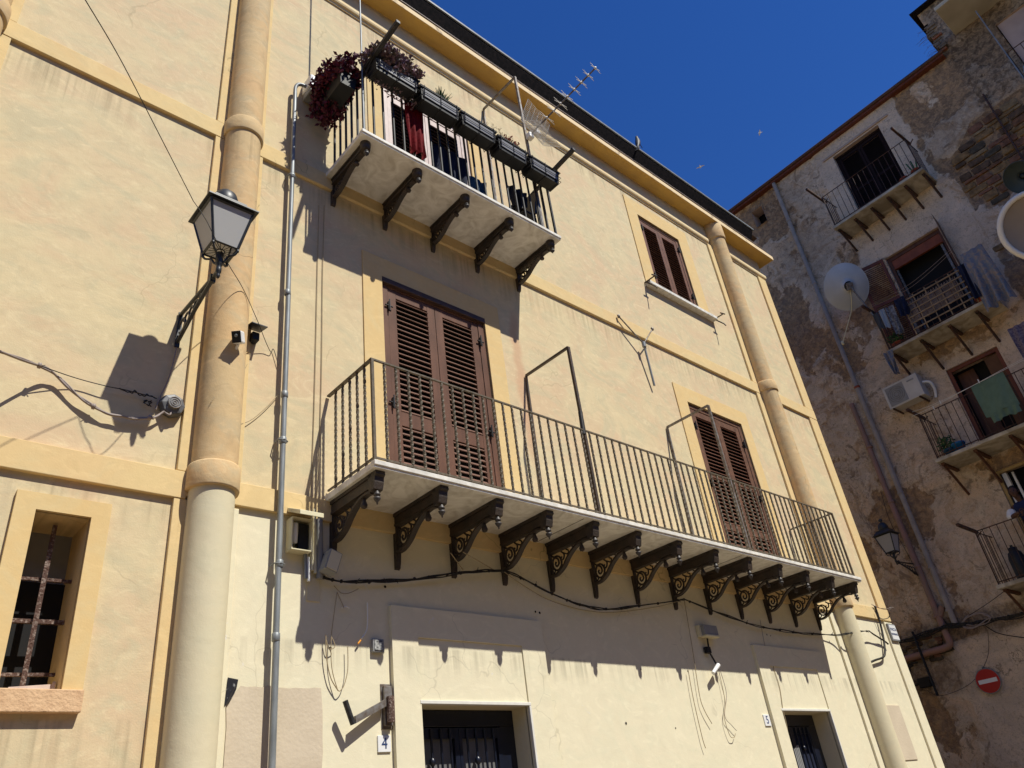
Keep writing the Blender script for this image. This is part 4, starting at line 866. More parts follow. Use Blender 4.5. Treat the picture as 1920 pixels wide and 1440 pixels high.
for i, (pp, mt, lb) in enumerate(W):
    cable('hanging_wire', [F(x, y, -0.035) for x, y in pp], 0.0042 if mt == 'cable_tan' else 0.003, M[mt], lb, 'wire', seed=i+20)
cable('hanging_wire', [F(689,1130,-0.03), F(689,1170,-0.03), F(686,1185,-0.03), F(678,1197,-0.03)], 0.006, M['cable_white'], 'white cable end hanging in the shade beside the small square socket', 'wire')
cable('hanging_wire', [F(641,1140,-0.03), F(648,1137,-0.03), F(655,1140,-0.03)], 0.005, M['cable_white'], 'tiny bent white cable end in the shade above the wire loop', 'wire')
c = Vector(F(674, 1203, -0.03)); b = MB(); b.tube([c+Vector((0.012, 0, 0.012)), c-Vector((0.012, 0, 0.016))], 0.007, 6); tag(b.build('cable_plug', M['orange']), 'small orange plug at the end of the white cable', 'connector')
t = empty('socket_box', F(708, 1211, 0), 'small square weathered socket box on the cream wall at the shadow edge', 'socket')
c = Vector(F(708, 1211, -0.02)); b = MB(); b.box(c.x-0.05, c.x+0.05, -0.035, 0.0, c.z-0.05, c.z+0.05); b.build('box', M['plastic_grey'], t, bevel=0.005)
b = MB(); b.box(c.x-0.038, c.x+0.038, -0.041, -0.035, c.z-0.036, c.z+0.038); b.build('face', mat('worn_dark_face', (0.5, 0.5, 0.48), 0.6, col2=(0.05, 0.05, 0.05), vscale=45), t)

# Y-shaped stays and television mount
t = empty('forked_stay', F(1210, 650, 0), 'forked thin metal stay on the wall between upper window and long balcony', 'bracket')
J = Vector(F(1207, 645, -0.10))
for a, r, nm in ((Vector(F(1160, 593, -0.07)), 0.010, 'prong'), (Vector(F(1223, 617, -0.16)), 0.010, 'prong')):
    b = MB(); b.tube([J, a], r, 6); b.lathe(tuple(a), [(0, -0.03), (0.02, -0.02), (0.022, 0.02), (0, 0.03)], 8); b.build(nm, M['steel_dull'], t)
b = MB(); b.tube([J, Vector(F(1227, 723, -0.05))], 0.016, 8); b.tube([J-Vector((0, 0, 0.05)), J+Vector((0, 0, 0.03))], 0.03, 8); b.build('stay', M['steel'], t)
t = empty('tv_mount', F(725, 1320, 0), 'rusty swing-arm mount with a short tube on the cream wall left of a door', 'mount')
b = MB(); b.box(3.455, 3.525, -0.035, 0.0, 2.50, 2.78); b.box(3.44, 3.54, -0.006, 0.002, 2.48, 2.80); b.build('wall_plate', M['steel_dull'], t, bevel=0.003)
b = MB(); b.tube([(3.49, -0.06, 2.52), (3.49, -0.06, 2.70)], 0.03, 10); b.build('pivot', M['rust'], t)
p0 = Vector(F(722, 1318, -0.045)); p1 = Vector(F(665, 1350, -0.085)); b = MB()
d_ = (p1-p0).normalized(); u_ = Vector((0, 0, 1))
b.add([p + u_*a + d_.cross(u_)*c for p in (p0, p1) for a in (-0.025, 0.025) for c in (-0.015, 0.015)], [(0,1,3,2), (4,6,7,5), (0,4,5,1), (2,3,7,6), (0,2,6,4), (1,5,7,3)]); b.build('arm', M['steel_dull'], t)
b = MB(); b.tube([Vector(F(662, 1358, -0.09)), Vector(F(647, 1314, -0.10))], 0.020, 10); b.build('tube', mat('dark_steel_tube', (0.06, 0.06, 0.06), 0.5, 0.4, var=0.4, vscale=20), t)
# torn black sticker
c = Vector(F(430, 1299, -0.01)); b = MB()
b.add([(c.x-0.03, -0.038, c.z+0.09), (c.x+0.055, -0.012, c.z+0.085), (c.x+0.045, -0.012, c.z+0.02), (c.x+0.005, -0.012, c.z-0.06), (c.x-0.04, -0.038, c.z-0.095)], [(0, 1, 2, 3, 4)])
tag(b.build('torn_sticker', mat('torn_black_sticker', (0.025, 0.025, 0.03), 0.35, col2=(0.25, 0.25, 0.25), vscale=35, ramp=(0.30, 0.38))), 'torn black plastic sheet scrap stuck to the wall above the beige paint patch', 'sticker')

# number tiles, street name
def text(s, size, T, mt, name='lettering', parent=None, ext=0.001, slant=0.0):
    cu = bpy.data.curves.new(name, 'FONT'); cu.body = s; cu.size = size; cu.extrude = ext; cu.align_x = 'CENTER'; cu.align_y = 'CENTER'; cu.shear = slant
    o = bpy.data.objects.new(name, cu); COL.objects.link(o)
    dg = bpy.context.evaluated_depsgraph_get(); me = bpy.data.meshes.new_from_object(o.evaluated_get(dg)); bpy.data.objects.remove(o)
    b = MB(); 
    vs = [T(v.co.x, v.co.y, v.co.z) for v in me.vertices]; b.add(vs, [tuple(p.vertices) for p in me.polygons])
    return b.build(name, mt, parent, fix=False)
for s, cx, cz, w_, lb in (('4', 3.458, 2.382, 0.112, 'white enamel tile with a blue number 4 left of the left door'), ('5', 8.71, 2.545, 0.125, 'white enamel tile with a blue number 5 beside the right door frame')):
    t = empty('number_tile', (cx, 0, cz), lb, 'house number')
    b = MB(); b.box(cx-w_/2, cx+w_/2, -0.012, 0.0, cz-w_/2, cz+w_/2); b.build('tile', M['tile_white'], t, bevel=0.003)
    text(s, w_*0.95, lambda x, y, z, cx=cx, cz=cz: Vector((cx+x, -0.0135-z, cz+y)), M['blue_ink'], parent=t)
t = empty('street_sign', (13.02, 0, 3.83), 'white street name tile with blue letters at the corner of the yellow building', 'street sign')
b = MB(); b.box(12.885, 13.135, -0.062, -0.034, 3.70, 3.965); b.build('plate', M['plastic_grey'], t, bevel=0.003)
b = MB(); b.box(12.905, 13.13, -0.066, -0.062, 3.72, 3.945); b.build('tile', M['tile_white'], t)
text('PIAZZA', 0.058, lambda x, y, z: Vector((13.015+x, -0.068-z, 3.875+y)), M['blue_ink'], parent=t)
text('DOMENICO', 0.042, lambda x, y, z: Vector((13.018+x, -0.068-z, 3.80+y)), M['blue_ink'], parent=t)

# dark drill holes in the cream wall
b = MB()
for px, py in ((620,1215),(577,1383),(1202,1255),(1290,1258),(1174,1356),(1267,1365),(722,1100),(595,1098),(588,1098),(592,1115),(1004,1147),(1012,1149),(1438,1190),(1445,1192)):
    p = fac(px, py, -0.003); b.lathe((p.x, -0.003, p.z), [(0.0, 0.0), (0.007 + random.random()*0.006, 0.0)], 7, ax='y')
b.build('drill_hole', M['dark'], YB, fix=False)

# ------------------------------------------------------------------ birds
def bird(P, sc_, heading, pitch, mt, label, flying, name):
    Rb = Matrix.Rotation(heading, 3, 'Z') @ Matrix.Rotation(pitch, 3, 'Y')
    def T(x, y, z): return Vector(P) + Rb @ Vector((x*sc_, y*sc_, z*sc_))
    b = MB(T)
    b.tube([(-0.17, 0, 0.0), (-0.12, 0, 0.0), (-0.05, 0, 0), (0.03, 0, 0.005), (0.09, 0, 0.02), (0.12, 0, 0.04), (0.145, 0, 0.05), (0.165, 0, 0.045)], lambda t: [0.012, 0.02, 0.045, 0.052, 0.042, 0.028, 0.025, 0.008][int(round(t*7))], 8)
    b.add([(-0.12, -0.02, 0), (-0.12, 0.02, 0), (-0.27, 0.035, -0.005), (-0.27, -0.035, -0.005), (-0.2, 0, 0.008)], [(0,1,4), (1,2,4), (2,3,4), (3,0,4), (3,2,1,0)])
    if flying:
        for s_ in (-1, 1): b.add([(0.05, 0.03*s_, 0.01), (0.09, 0.2*s_, 0.05), (0.02, 0.42*s_, 0.03), (-0.04, 0.2*s_, 0.045), (-0.05, 0.03*s_, 0.01), (0.02, 0.2*s_, 0.055)], [(0,1,5), (1,2,5), (2,3,5), (3,4,5), (4,0,5), (0,4,3,2,1)])
    else:
        for s_ in (-1, 1): b.tube([(0.0, 0.02*s_, -0.03), (0.02, 0.02*s_, -0.09)], 0.006, 4)
    return tag(b.build(name, mt), label, 'bird')
bird((9.08, -0.31, 12.22), 1.35, 0.3, R_(-60), M['black_iron'], 'dark pigeon perched on the black eave of the yellow building', False, 'pigeon')
M['feather'] = mat('white_feathers', (0.75, 0.75, 0.74), 0.7)
def sky_pt(px, py, d): return CAM + (RT @ Vector((px-960, py-720, F_PX))).normalized()*d
bird(sky_pt(1313, 313, 45), 0.62, 0.4, 0.1, M['feather'], 'white gull flying just above the middle of the dark eave', True, 'gull')
bird(sky_pt(1425, 249, 50), 0.62, 2.2, 0.2, M['feather'], 'white gull flying higher, nearer the old house roof', True, 'gull')
# ------------------------------------------------------------------ old stone house (in shade)
OH = empty('old_house', rb(0, 0, 0), 'tall weathered stone house with peeling render and four iron balconies, in full shade', 'building')
TO = lambda s, off, z: rb(s, off, z)
Z1, Z2, SJ = 16.15, 17.7, 4.52
OPS = [(1.43, 2.66, 13.30, 15.62), (1.50, 2.76, 9.75, 12.20), (1.62, 2.66, 7.12, 9.06), (1.60, 2.75, 4.62, 6.74), (5.62, 6.62, 13.62, 15.95), (-1.05, -0.72, 15.2, 15.75)]
def ss(a, b, x):
    t = max(0.0, min(1.0, (x-a)/(b-a))); return t*t*(3-2*t)
def inr(s, z, a, b, c, d, e=0.10):
    n = 0.10*noise.noise(Vector((s*3.1, z*3.1, 2.0))) + 0.04*noise.noise(Vector((s*11, z*11, 5.0)))
    return ss(-e, e, min(s-a, b-s, z-c, d-z) + n)
def brickzone(s, z, mg=0.0):
    d = min(s-3.52, z-(11.30 if s > 4.5 else 12.02 + 0.2*math.sin(s*9)), (13.55+0.55*ss(3.6, 4.4, s)) - z)
    return d > mg
def wall_masks(s, z):
    wear = 0.5 + 0.9*noise.fractal(Vector((s*0.75, z*0.6, 1.3)), 0.9, 2.1, 5)
    wear += 0.22*noise.fractal(Vector((s*4.2, z*4.2, 8.3)), 0.8, 2.0, 4)
    pale = 0.0
    pale = max(pale, inr(s, z, 0.98, 3.19, 12.95, 16.3, 0.03)*0.95, inr(s, z, 1.0, 3.35, 12.20, 13.0)*0.9, inr(s, z, 2.76, 3.42, 9.7, 12.45, 0.04)*1.0)
    pale = max(pale, inr(s, z, -0.42, 9, -1, 4.02, 0.03)*0.85, inr(s, z, 0.15, 2.8, 4.5, 6.6)*0.45, inr(s, z, 1.2, 3.1, 7.0, 9.3, 0.05)*0.6, inr(s, z, 1.0, 3.3, 7.0, 9.5)*0.4)
    pale = max(pale, inr(s, z, 0.1, 1.3, 2.0, 6.2)*0.42)
    if pale > 0.3: wear = wear*(1-0.75*pale)
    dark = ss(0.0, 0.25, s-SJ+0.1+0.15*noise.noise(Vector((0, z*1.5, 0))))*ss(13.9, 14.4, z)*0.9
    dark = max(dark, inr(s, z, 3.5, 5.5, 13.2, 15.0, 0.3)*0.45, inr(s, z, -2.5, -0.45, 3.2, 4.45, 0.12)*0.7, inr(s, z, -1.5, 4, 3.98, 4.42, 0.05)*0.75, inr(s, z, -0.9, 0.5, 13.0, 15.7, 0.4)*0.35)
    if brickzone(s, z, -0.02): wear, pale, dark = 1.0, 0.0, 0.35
    return max(0, min(1, wear)), max(0, min(1, pale)), max(0, min(1, dark))
def wall_h(s, z, m):
    wv, pl_, dk = m
    h = -0.035*ss(0.47, 0.56, wv)*(1-pl_) + 0.012*pl_
    h += 0.010*noise.fractal(Vector((s*6, z*6, 0)), 0.8, 2, 3)*(1.0-0.7*pl_) + 0.018*noise.noise(Vector((s*1.4, z*1.4, 4)))*(1-pl_)
    if wv > 0.5 or dk > 0.4: h += 0.020*(1-pl_)*noise.noise(Vector((s*13, z*18, 7)))
    if brickzone(s, z, 0.0): h = -0.055 + 0.004*noise.noise(Vector((s*20, z*20, 1)))
    return h
def gl(a, b, st, cuts):
    v = [a + (b-a)*i/int((b-a)/st) for i in range(int((b-a)/st)+1)]
    for c in cuts:
        i = min(range(len(v)), key=lambda k: abs(v[k]-c)); v[i] = c
    return sorted(set(v))
SS = gl(-2.2, 7.4, 0.07, [o[i] for o in OPS for i in (0, 1)] + [SJ]); ZZ = gl(0.4, Z2, 0.07, [o[i] for o in OPS for i in (2, 3)] + [Z1])
vs, fs, mk, idx = [], [], [], {}
for i, s in enumerate(SS):
    for j, z in enumerate(ZZ):
        m = wall_masks(s, z); p = rb(s, wall_h(s, z, m), z); idx[i, j] = len(vs); vs.append(tuple(p)); mk.append(m)
for i in range(len(SS)-1):
    for j in range(len(ZZ)-1):
        cs, cz = (SS[i]+SS[i+1])/2, (ZZ[j]+ZZ[j+1])/2
        if any(o[0] < cs < o[1] and o[2] < cz < o[3] for o in OPS): continue
        if cs < SJ and cz > Z1: continue
        if cs < SJ+0.16 and cz > Z1 and noise.noise(Vector((cs*4, cz*2.2, 3))) + (cs-SJ)*5 < 0.25 and cz < 17.3: continue
        fs.append((idx[i, j], idx[i+1, j], idx[i+1, j+1], idx[i, j+1]))
me = bpy.data.meshes.new('wall'); me.from_pydata(vs, [], fs)
at = me.color_attributes.new('wear_mask', 'FLOAT_COLOR', 'POINT')
for k, m in enumerate(mk): at.data[k].color = (m[0], m[1], m[2], 1)
for p in me.polygons: p.use_smooth = True
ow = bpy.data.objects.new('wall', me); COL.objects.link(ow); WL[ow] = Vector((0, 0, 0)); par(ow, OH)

m = bpy.data.materials.new('weathered_house_wall'); m.use_nodes = True; nt = m.node_tree; N = nt.nodes; L = nt.links
bs = N['Principled BSDF']; bs.inputs['Roughness'].default_value = 0.95; bs.inputs['Specular IOR Level'].default_value = 0.1
g = N.new('ShaderNodeNewGeometry').outputs['Position']; ac = N.new('ShaderNodeAttribute'); ac.attribute_name = 'wear_mask'
sp = N.new('ShaderNodeSeparateColor'); L.new(ac.outputs['Color'], sp.inputs[0])
big = nz(N, L, g, 0.55, 7, 2.2, rough=0.62); mid = nz(N, L, g, 1.9, 8, 1.5, loc=(4, 4, 4), rough=0.65); fine = nz(N, L, g, 14, 7, 0.8, rough=0.65); mic = nz(N, L, g, 55, 5, 0)
d1 = nz(N, L, g, 3.2, 9, 1.0, loc=(7, 3, 2), rough=0.72); d2 = nz(N, L, g, 8.5, 8, 0.6, loc=(1, 6, 2), rough=0.72); d3 = nz(N, L, g, 1.5, 9, 1.8, loc=(5, 9, 1), rough=0.68)
c = mixrgb(N, L, rmp(N, L, big, 0.38, 0.62), (0.62, 0.50, 0.38), (0.52, 0.465, 0.405))
c = mixrgb(N, L, rmp(N, L, d3, 0.50, 0.64, 0, 0.75), c, (0.40, 0.285, 0.185))
c = mixrgb(N, L, rmp(N, L, d1, 0.52, 0.66, 0, 0.65), c, (0.27, 0.22, 0.175))
c = mixrgb(N, L, rmp(N, L, mid, 0.54, 0.60, 0, 0.7), c, (0.66, 0.60, 0.52))
c = mixrgb(N, L, rmp(N, L, nz(N, L, g, 1.3, 8, 2.8, loc=(9, 1, 3), rough=0.7), 0.55, 0.64, 0, 0.75), c, (0.20, 0.165, 0.135))
wr = mth(N, L, 'ADD', sp.outputs[0], mth(N, L, 'MULTIPLY', mth(N, L, 'SUBTRACT', d2, 0.5), 0.5))
c = mixrgb(N, L, rmp(N, L, wr, 0.50, 0.57, 0, 0.85), c, mixrgb(N, L, rmp(N, L, d2, 0.38, 0.60), (0.40, 0.275, 0.16), (0.17, 0.12, 0.085)))
pm = rmp(N, L, mth(N, L, 'ADD', sp.outputs[1], mth(N, L, 'MULTIPLY', mth(N, L, 'SUBTRACT', d1, 0.5), 0.9)), 0.25, 0.75)
c = mixrgb(N, L, mth(N, L, 'MULTIPLY', pm, 0.92), c, mixrgb(N, L, rmp(N, L, big, 0.42, 0.62), (0.64, 0.565, 0.49), (0.53, 0.475, 0.42)))
stn = nz(N, L, g, 1.0, 7, 0.8, (2.6, 2.6, 0.30), rough=0.7)
c = mixrgb(N, L, rmp(N, L, stn, 0.54, 0.72, 0, 0.5), c, (0.27, 0.19, 0.12))
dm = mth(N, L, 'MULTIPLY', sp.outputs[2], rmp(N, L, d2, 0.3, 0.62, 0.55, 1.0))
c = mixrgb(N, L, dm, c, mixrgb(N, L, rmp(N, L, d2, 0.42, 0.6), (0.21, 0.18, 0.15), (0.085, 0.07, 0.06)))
c = mixrgb(N, L, rmp(N, L, fine, 0.52, 0.66, 0, 0.4), c, (0.20, 0.155, 0.12))
c = mixrgb(N, L, rmp(N, L, mic, 0.52, 0.70, 0, 0.4), c, (0.17, 0.13, 0.10))
vr = N.new('ShaderNodeTexVoronoi'); vr.feature = 'DISTANCE_TO_EDGE'; vr.inputs['Scale'].default_value = 1.4
va = N.new('ShaderNodeVectorMath'); va.operation = 'ADD'; cb2 = N.new('ShaderNodeCombineXYZ'); L.new(nz(N, L, g, 2.5, 5, 0), cb2.inputs[1]); L.new(nz(N, L, g, 2.9, 5, 0), cb2.inputs[2])
L.new(g, va.inputs[0]); L.new(cb2.outputs[0], va.inputs[1]); L.new(va.outputs[0], vr.inputs['Vector'])
c = mixrgb(N, L, mth(N, L, 'MULTIPLY', rmp(N, L, vr.outputs[0], 0.0, 0.012, 1, 0), rmp(N, L, nz(N, L, g, 0.8, 3, 0), 0.5, 0.56, 0, 0.65)), c, (0.07, 0.05, 0.04))
c = mixrgb(N, L, 1.0, c, (1.18, 1.06, 0.92), 'MULTIPLY')
L.new(c, bs.inputs['Base Color'])
hh = mth(N, L, 'ADD', mth(N, L, 'MULTIPLY', fine, 1.0), mth(N, L, 'ADD', mth(N, L, 'MULTIPLY', mic, 0.25), mth(N, L, 'MULTIPLY', mid, 1.5)))
bp = N.new('ShaderNodeBump'); bp.inputs['Strength'].default_value = 0.9; bp.inputs['Distance'].default_value = 0.04; L.new(hh, bp.inputs['Height']); L.new(bp.outputs[0], bs.inputs['Normal'])
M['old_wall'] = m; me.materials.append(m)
M['pale_render'] = mat('pale_pink_render', (0.56, 0.41, 0.32), 0.9, col2=(0.40, 0.31, 0.25), vscale=2.5, bump=0.3, bscale=20)
M['old_slab'] = mat('old_balcony_slab', (0.50, 0.45, 0.36), 0.85, col2=(0.26, 0.22, 0.16), vscale=3.2, dist=1.0, bump=0.3, bscale=25)
M['old_iron'] = mat('rusty_black_iron', (0.035, 0.025, 0.02), 0.6, col2=(0.10, 0.045, 0.028), vscale=14)
M['wood_brown'] = mat('brown_door_wood', (0.12, 0.05, 0.028), 0.6, var=0.35, vscale=6, mapscale=(3, 3, 0.5))
M['wood_red'] = mat('red_brown_wood', (0.17, 0.05, 0.026), 0.55, var=0.35, vscale=6, mapscale=(3, 3, 0.5))
M['grey_pipe'] = mat('grey_drainpipe', (0.36, 0.31, 0.27), 0.5, var=0.2, vscale=6)
M['pink_pipe'] = mat('pink_brown_drainpipe', (0.33, 0.18, 0.14), 0.6, col2=(0.26, 0.17, 0.12), vscale=5)

def OB(): return MB(TO)
for n_, (a, c_, z0, z1, z_) in (('b', (-9, -2.2, 0, Z1, 0)), ('c', (7.4, 9.0, 0, Z2, 0)), ('d', (-2.2, 7.4, 0, 0.4, 0))):
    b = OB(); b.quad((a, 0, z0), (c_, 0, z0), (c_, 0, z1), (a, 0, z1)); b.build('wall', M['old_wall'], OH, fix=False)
b = OB(); b.box(-9, SJ, -7, -0.5, 0, Z1-0.02); b.box(SJ+0.02, 9, -7, -0.5, 0, Z2-0.02); b.build('house_body', M['dark'], OH)
b = OB(); b.quad((SJ+0.1, -0.02, Z1-0.4), (SJ+0.1, -7, Z1-0.4), (SJ+0.1, -7, Z2), (SJ+0.1, -0.02, Z2)); b.quad((9, 0, 0), (9, -7, 0), (9, -7, Z2), (9, 0, Z2)); b.quad((-9, 0, 0), (-9, -7, 0), (-9, -7, Z1), (-9, 0, Z1)); b.build('wall', M['old_wall'], OH, fix=False)
b = OB(); b.box(-9, SJ+0.02, -0.3, 0.13, 16.06, 16.13); b.build('eave_board', M['wood_red'], OH, bevel=0.005)
b = OB(); b.tube([(-9, 0.14, 16.16), (SJ+0.05, 0.14, 16.16)], 0.045, 10); b.build('gutter', mat('brown_gutter', (0.10, 0.05, 0.036), 0.5, var=0.3, vscale=9), OH)
b = OB()
for i in range(56): b.tube([(-2.3+i*0.121, 0.10, 16.20), (-2.3+i*0.121, -0.4, 16.30)], 0.04, 7)
tag(b.build('roof_tiles', mat('clay_roof_tiles', (0.25, 0.10, 0.055), 0.85, var=0.4), OH), kind='stuff')
b = OB(); b.quad((-9, 0.05, 16.24), (SJ, 0.05, 16.24), (SJ, -7, 17.2), (-9, -7, 17.2)); b.build('roof', M['wood_brown'], OH, fix=False)
b = OB(); b.box(SJ-0.12, 9, -7, 0.16, Z2, Z2+0.05); b.build('roof', M['roof_black'], OH)
# loose tiles and rubble along the broken party wall edge
rnd = random.Random(12)
for i in range(13):
    z = 16.25 + i*0.075; s = SJ + 0.06 + 0.05*math.sin(i*1.3); w_ = rnd.uniform(0.10, 0.2)
    b = OB(); b.box(s-w_*0.6, s+w_*0.6, -0.25, 0.03+rnd.uniform(-0.02, 0.04), z, z+rnd.uniform(0.04, 0.065)); b.build('stone', mat('edge_stone_%d' % i, rnd.choice([(0.32, 0.13, 0.07), (0.36, 0.29, 0.2), (0.2, 0.16, 0.12)]), 0.9, var=0.4, vscale=9) if i < 3 else random.choice([bpy.data.materials['edge_stone_0'], bpy.data.materials['edge_stone_1'], bpy.data.materials['edge_stone_2']]), OH, bevel=0.008)
b = OB()
for i in range(16):
    z = rnd.uniform(16.3, 17.2); b.tube([(SJ+0.05, -0.02, z), (SJ-rnd.uniform(0.08, 0.2), 0.02, z+rnd.uniform(0, 0.07)), (SJ-rnd.uniform(0.15, 0.35), 0.03, z+rnd.uniform(-0.1, 0.1))], 0.003, 3)
tag(b.build('dry_weeds', M['leaf_dry'], OH), kind='stuff')

# exposed stones, one object each
def stone_mesh(seed, mt):
    rnd = random.Random(seed); bm = bmesh.new(); bmesh.ops.create_cube(bm, size=1.0)
    bmesh.ops.bevel(bm, geom=bm.edges[:], offset=0.10, segments=1, affect='EDGES')
    for v in bm.verts: v.co += Vector((rnd.uniform(-.045, .045), rnd.uniform(-.05, .05), rnd.uniform(-.06, .06)))
    me = bpy.data.meshes.new('stone'); bm.to_mesh(me); bm.free(); me.materials.append(mt); return me
SM = []
for i, cc in enumerate([(0.27, 0.17, 0.08), (0.20, 0.105, 0.06), (0.13, 0.085, 0.055), (0.31, 0.22, 0.12), (0.10, 0.08, 0.055), (0.24, 0.12, 0.075)]):
    SM += [stone_mesh(i*7+1, mat('exposed_stone_%d' % i, cc, 0.95, col2=tuple(x*0.5 for x in cc), vscale=9, bump=0.8, bscale=28))]
    SM += [stone_mesh(i*7+2, SM[-1].materials[0])]
RB = Matrix(((RD.x, RN.x, 0), (RD.y, RN.y, 0), (0, 0, 1))).to_euler()
def stone(s, z, w_, h_, off=-0.045, d=0.06, rot=0.0):
    o = bpy.data.objects.new('stone', random.choice(SM)); COL.objects.link(o); p = rb(s, off, z); WL[o] = p; o.location = p
    o.rotation_euler = (0, rot, math.atan2(RD.y, RD.x)); o.scale = (w_, d, h_); par(o, OH)
rnd = random.Random(33); z = 11.36; row = 0
while z < 14.05:
    h_ = rnd.uniform(0.15, 0.22) if row % 3 else rnd.uniform(0.08, 0.12); s = 3.42 + rnd.uniform(0, 0.2)
    while s < 6.5:
        w_ = rnd.uniform(0.24, 0.42) if h_ > 0.13 else rnd.uniform(0.2, 0.55); cs = s+w_/2
        if brickzone(s+0.05, z+h_/2, 0.0) and brickzone(s+w_-0.05, z+h_/2, 0.0) and not (cs > 5.3 and z > 13.4):
            if rnd.random() > 0.06: stone(cs, z+h_/2, w_-0.035, h_-0.028, off=-0.05+rnd.uniform(-0.012, 0.018), d=rnd.uniform(0.05, 0.08), rot=rnd.uniform(-0.03, 0.03))
        s += w_
    z += h_+0.004; row += 1
for k in range(26):
    s, z = rnd.uniform(-1.55, -0.5), rnd.uniform(3.78, 4.30)
    stone(s, z, rnd.uniform(0.12, 0.3), rnd.uniform(0.04, 0.09), off=0.0, d=0.07, rot=rnd.uniform(-0.1, 0.1))
for s, z, w_, h_ in ((3.9, 11.15, 0.35, 0.16), (4.15, 10.98, 0.3, 0.16), (4.05, 10.8, 0.36, 0.14), (3.5, 11.0, 0.3, 0.13)):
    stone(s, z, w_, h_, off=-0.03, d=0.07)

# openings: dark room, frame, leaves
def reveal(o, dp, mt):
    b = OB(); a, c, d, e = o
    b.quad((a, 0.01, d), (a, 0.01, e), (a, -dp, e), (a, -dp, d)); b.quad((c, 0.01, d), (c, 0.01, e), (c, -dp, e), (c, -dp, d)); b.quad((a, 0.01, e), (c, 0.01, e), (c, -dp, e), (a, -dp, e)); b.quad((a, 0.01, d), (c, 0.01, d), (c, -dp, d), (a, -dp, d))
    b.build('door_reveal', mt, OH, fix=False)
def dframe(o, off, w_, mt, top=None):
    b = OB(); a, c, d, e = o; t = top or w_
    b.box(a, a+w_, off-0.05, off, d, e); b.box(c-w_, c, off-0.05, off, d, e); b.box(a+w_, c-w_, off-0.05, off-0.001, e-t, e); return b.build('door_frame', mt, OH, bevel=0.004)
def louvre(a, c, d, e, off, mt, name='shutter_leaf', T=None, n=None):
    b = MB(T or TO); st = 0.06
    b.box(a, a+st, off-0.03, off, d, e); b.box(c-st, c, off-0.03, off, d, e)
    for zz in (d, (d+e)/2-0.04, e-0.08): b.box(a+st, c-st, off-0.029, off-0.001, zz, zz+0.08)
    lf = b.build(name, mt, OH, bevel=0.003)
    s = MB(T or TO); zz = d+0.10
    while zz < e-0.1:
        if abs(zz-(d+e)/2) > 0.06: s.add([(a+st, off-0.028, zz+0.03), (c-st, off-0.028, zz+0.03), (c-st, off-0.004, zz), (a+st, off-0.004, zz), (a+st, off-0.028, zz+0.036), (c-st, off-0.028, zz+0.036), (c-st, off-0.004, zz+0.006), (a+st, off-0.004, zz+0.006)], [(0,1,2,3), (4,7,6,5), (0,4,5,1), (2,6,7,3), (0,3,7,4), (1,5,6,2)])
        zz += 0.05
    tag(s.build('louvre', mt, lf), kind='stuff'); return lf
for o in OPS: reveal(o, 0.35, M['pale_render'])
M['door_dark'] = mat('near_black_shutters', (0.022, 0.013, 0.014), 0.8, var=0.3, spec=0.1)
o = OPS[0]; dframe(o, -0.10, 0.06, M['door_dark']); mid = (o[0]+o[1])/2
louvre(o[0]+0.065, mid-0.004, o[2], o[3]-0.065, -0.12, M['door_dark']); louvre(mid+0.004, o[1]-0.065, o[2], o[3]-0.065, -0.12, M['door_dark'])
b = OB(); b.box(1.18, 2.95, -0.02, 0.05, 15.66, 15.72); b.build('lintel_ledge', M['pale_render'], OH, bevel=0.01)
o = OPS[1]; dframe(o, -0.06, 0.07, M['wood_brown'], 0.10)
b = OB(); b.box(o[0]+0.07, o[1]-0.07, -0.15, -0.08, o[3]-0.33, o[3]-0.10); b.build('roller_blind_box', mat('terracotta_panel', (0.26, 0.075, 0.035), 0.6, var=0.3, vscale=7), OH, bevel=0.004)
b = OB(); b.box(o[0]+0.07, o[0]+0.11, -0.2, -0.14, o[2], o[3]-0.33); b.box(o[1]-0.16, o[1]-0.11, -0.2, -0.14, o[2], o[3]-0.33); b.build('window_frame', M['steel_dull'], OH)
a_ = R_(12)
Tl = lambda s, off, z: rb(1.46 + (s-1.46)*math.cos(a_), off + (1.46-s)*math.sin(a_), z)
louvre(0.86, 1.45, 10.02, 12.22, 0.05, M['wood_red'], T=Tl)
Tr = lambda s, off, z: rb(2.80 + (s-2.80)*math.cos(R_(84)), off + (s-2.80)*math.sin(R_(84)), z)
louvre(2.80, 3.22, 10.0, 12.3, 0.03, M['shutter_old'], T=Tr)
o = OPS[2]; dframe(o, -0.03, 0.075, M['wood_red'])
b = OB(); b.box(o[0]+0.08, o[0]+0.42, -0.33, -0.29, o[2], o[3]-0.08); b.build('door_leaf', M['wood_brown'], OH, bevel=0.004)
b = OB(); b.box(o[1]-0.34, o[1]-0.08, -0.30, -0.10, o[2], o[3]-0.08); b.build('door_leaf', mat('orange_brown_door', (0.13, 0.06, 0.025), 0.6, var=0.3), OH, bevel=0.004)
o = OPS[3]; dframe(o, -0.03, 0.06, mat('yellow_wood_frame', (0.45, 0.31, 0.12), 0.6, var=0.3))
b = OB(); b.box(o[0]+0.08, o[0]+0.16, -0.2, -0.1, o[2], o[3]-0.06); b.box(o[0]+0.22, o[0]+0.26, -0.25, -0.2, o[2], o[3]-0.06); b.build('door_leaf', M['white_plastic'], OH)
o = OPS[4]; b = OB(); b.box(o[0]+0.02, o[1]-0.02, -0.10, -0.05, o[2], o[3]); b.build('door_leaf', mat('pale_pink_board', (0.50, 0.38, 0.33), 0.7, col2=(0.40, 0.30, 0.26), vscale=2), OH)
for o in OPS: 
    b = OB(); b.box(o[0], o[1], -0.42, -0.40, o[2], o[3]); b.build('dark_opening', M['dark'], OH)

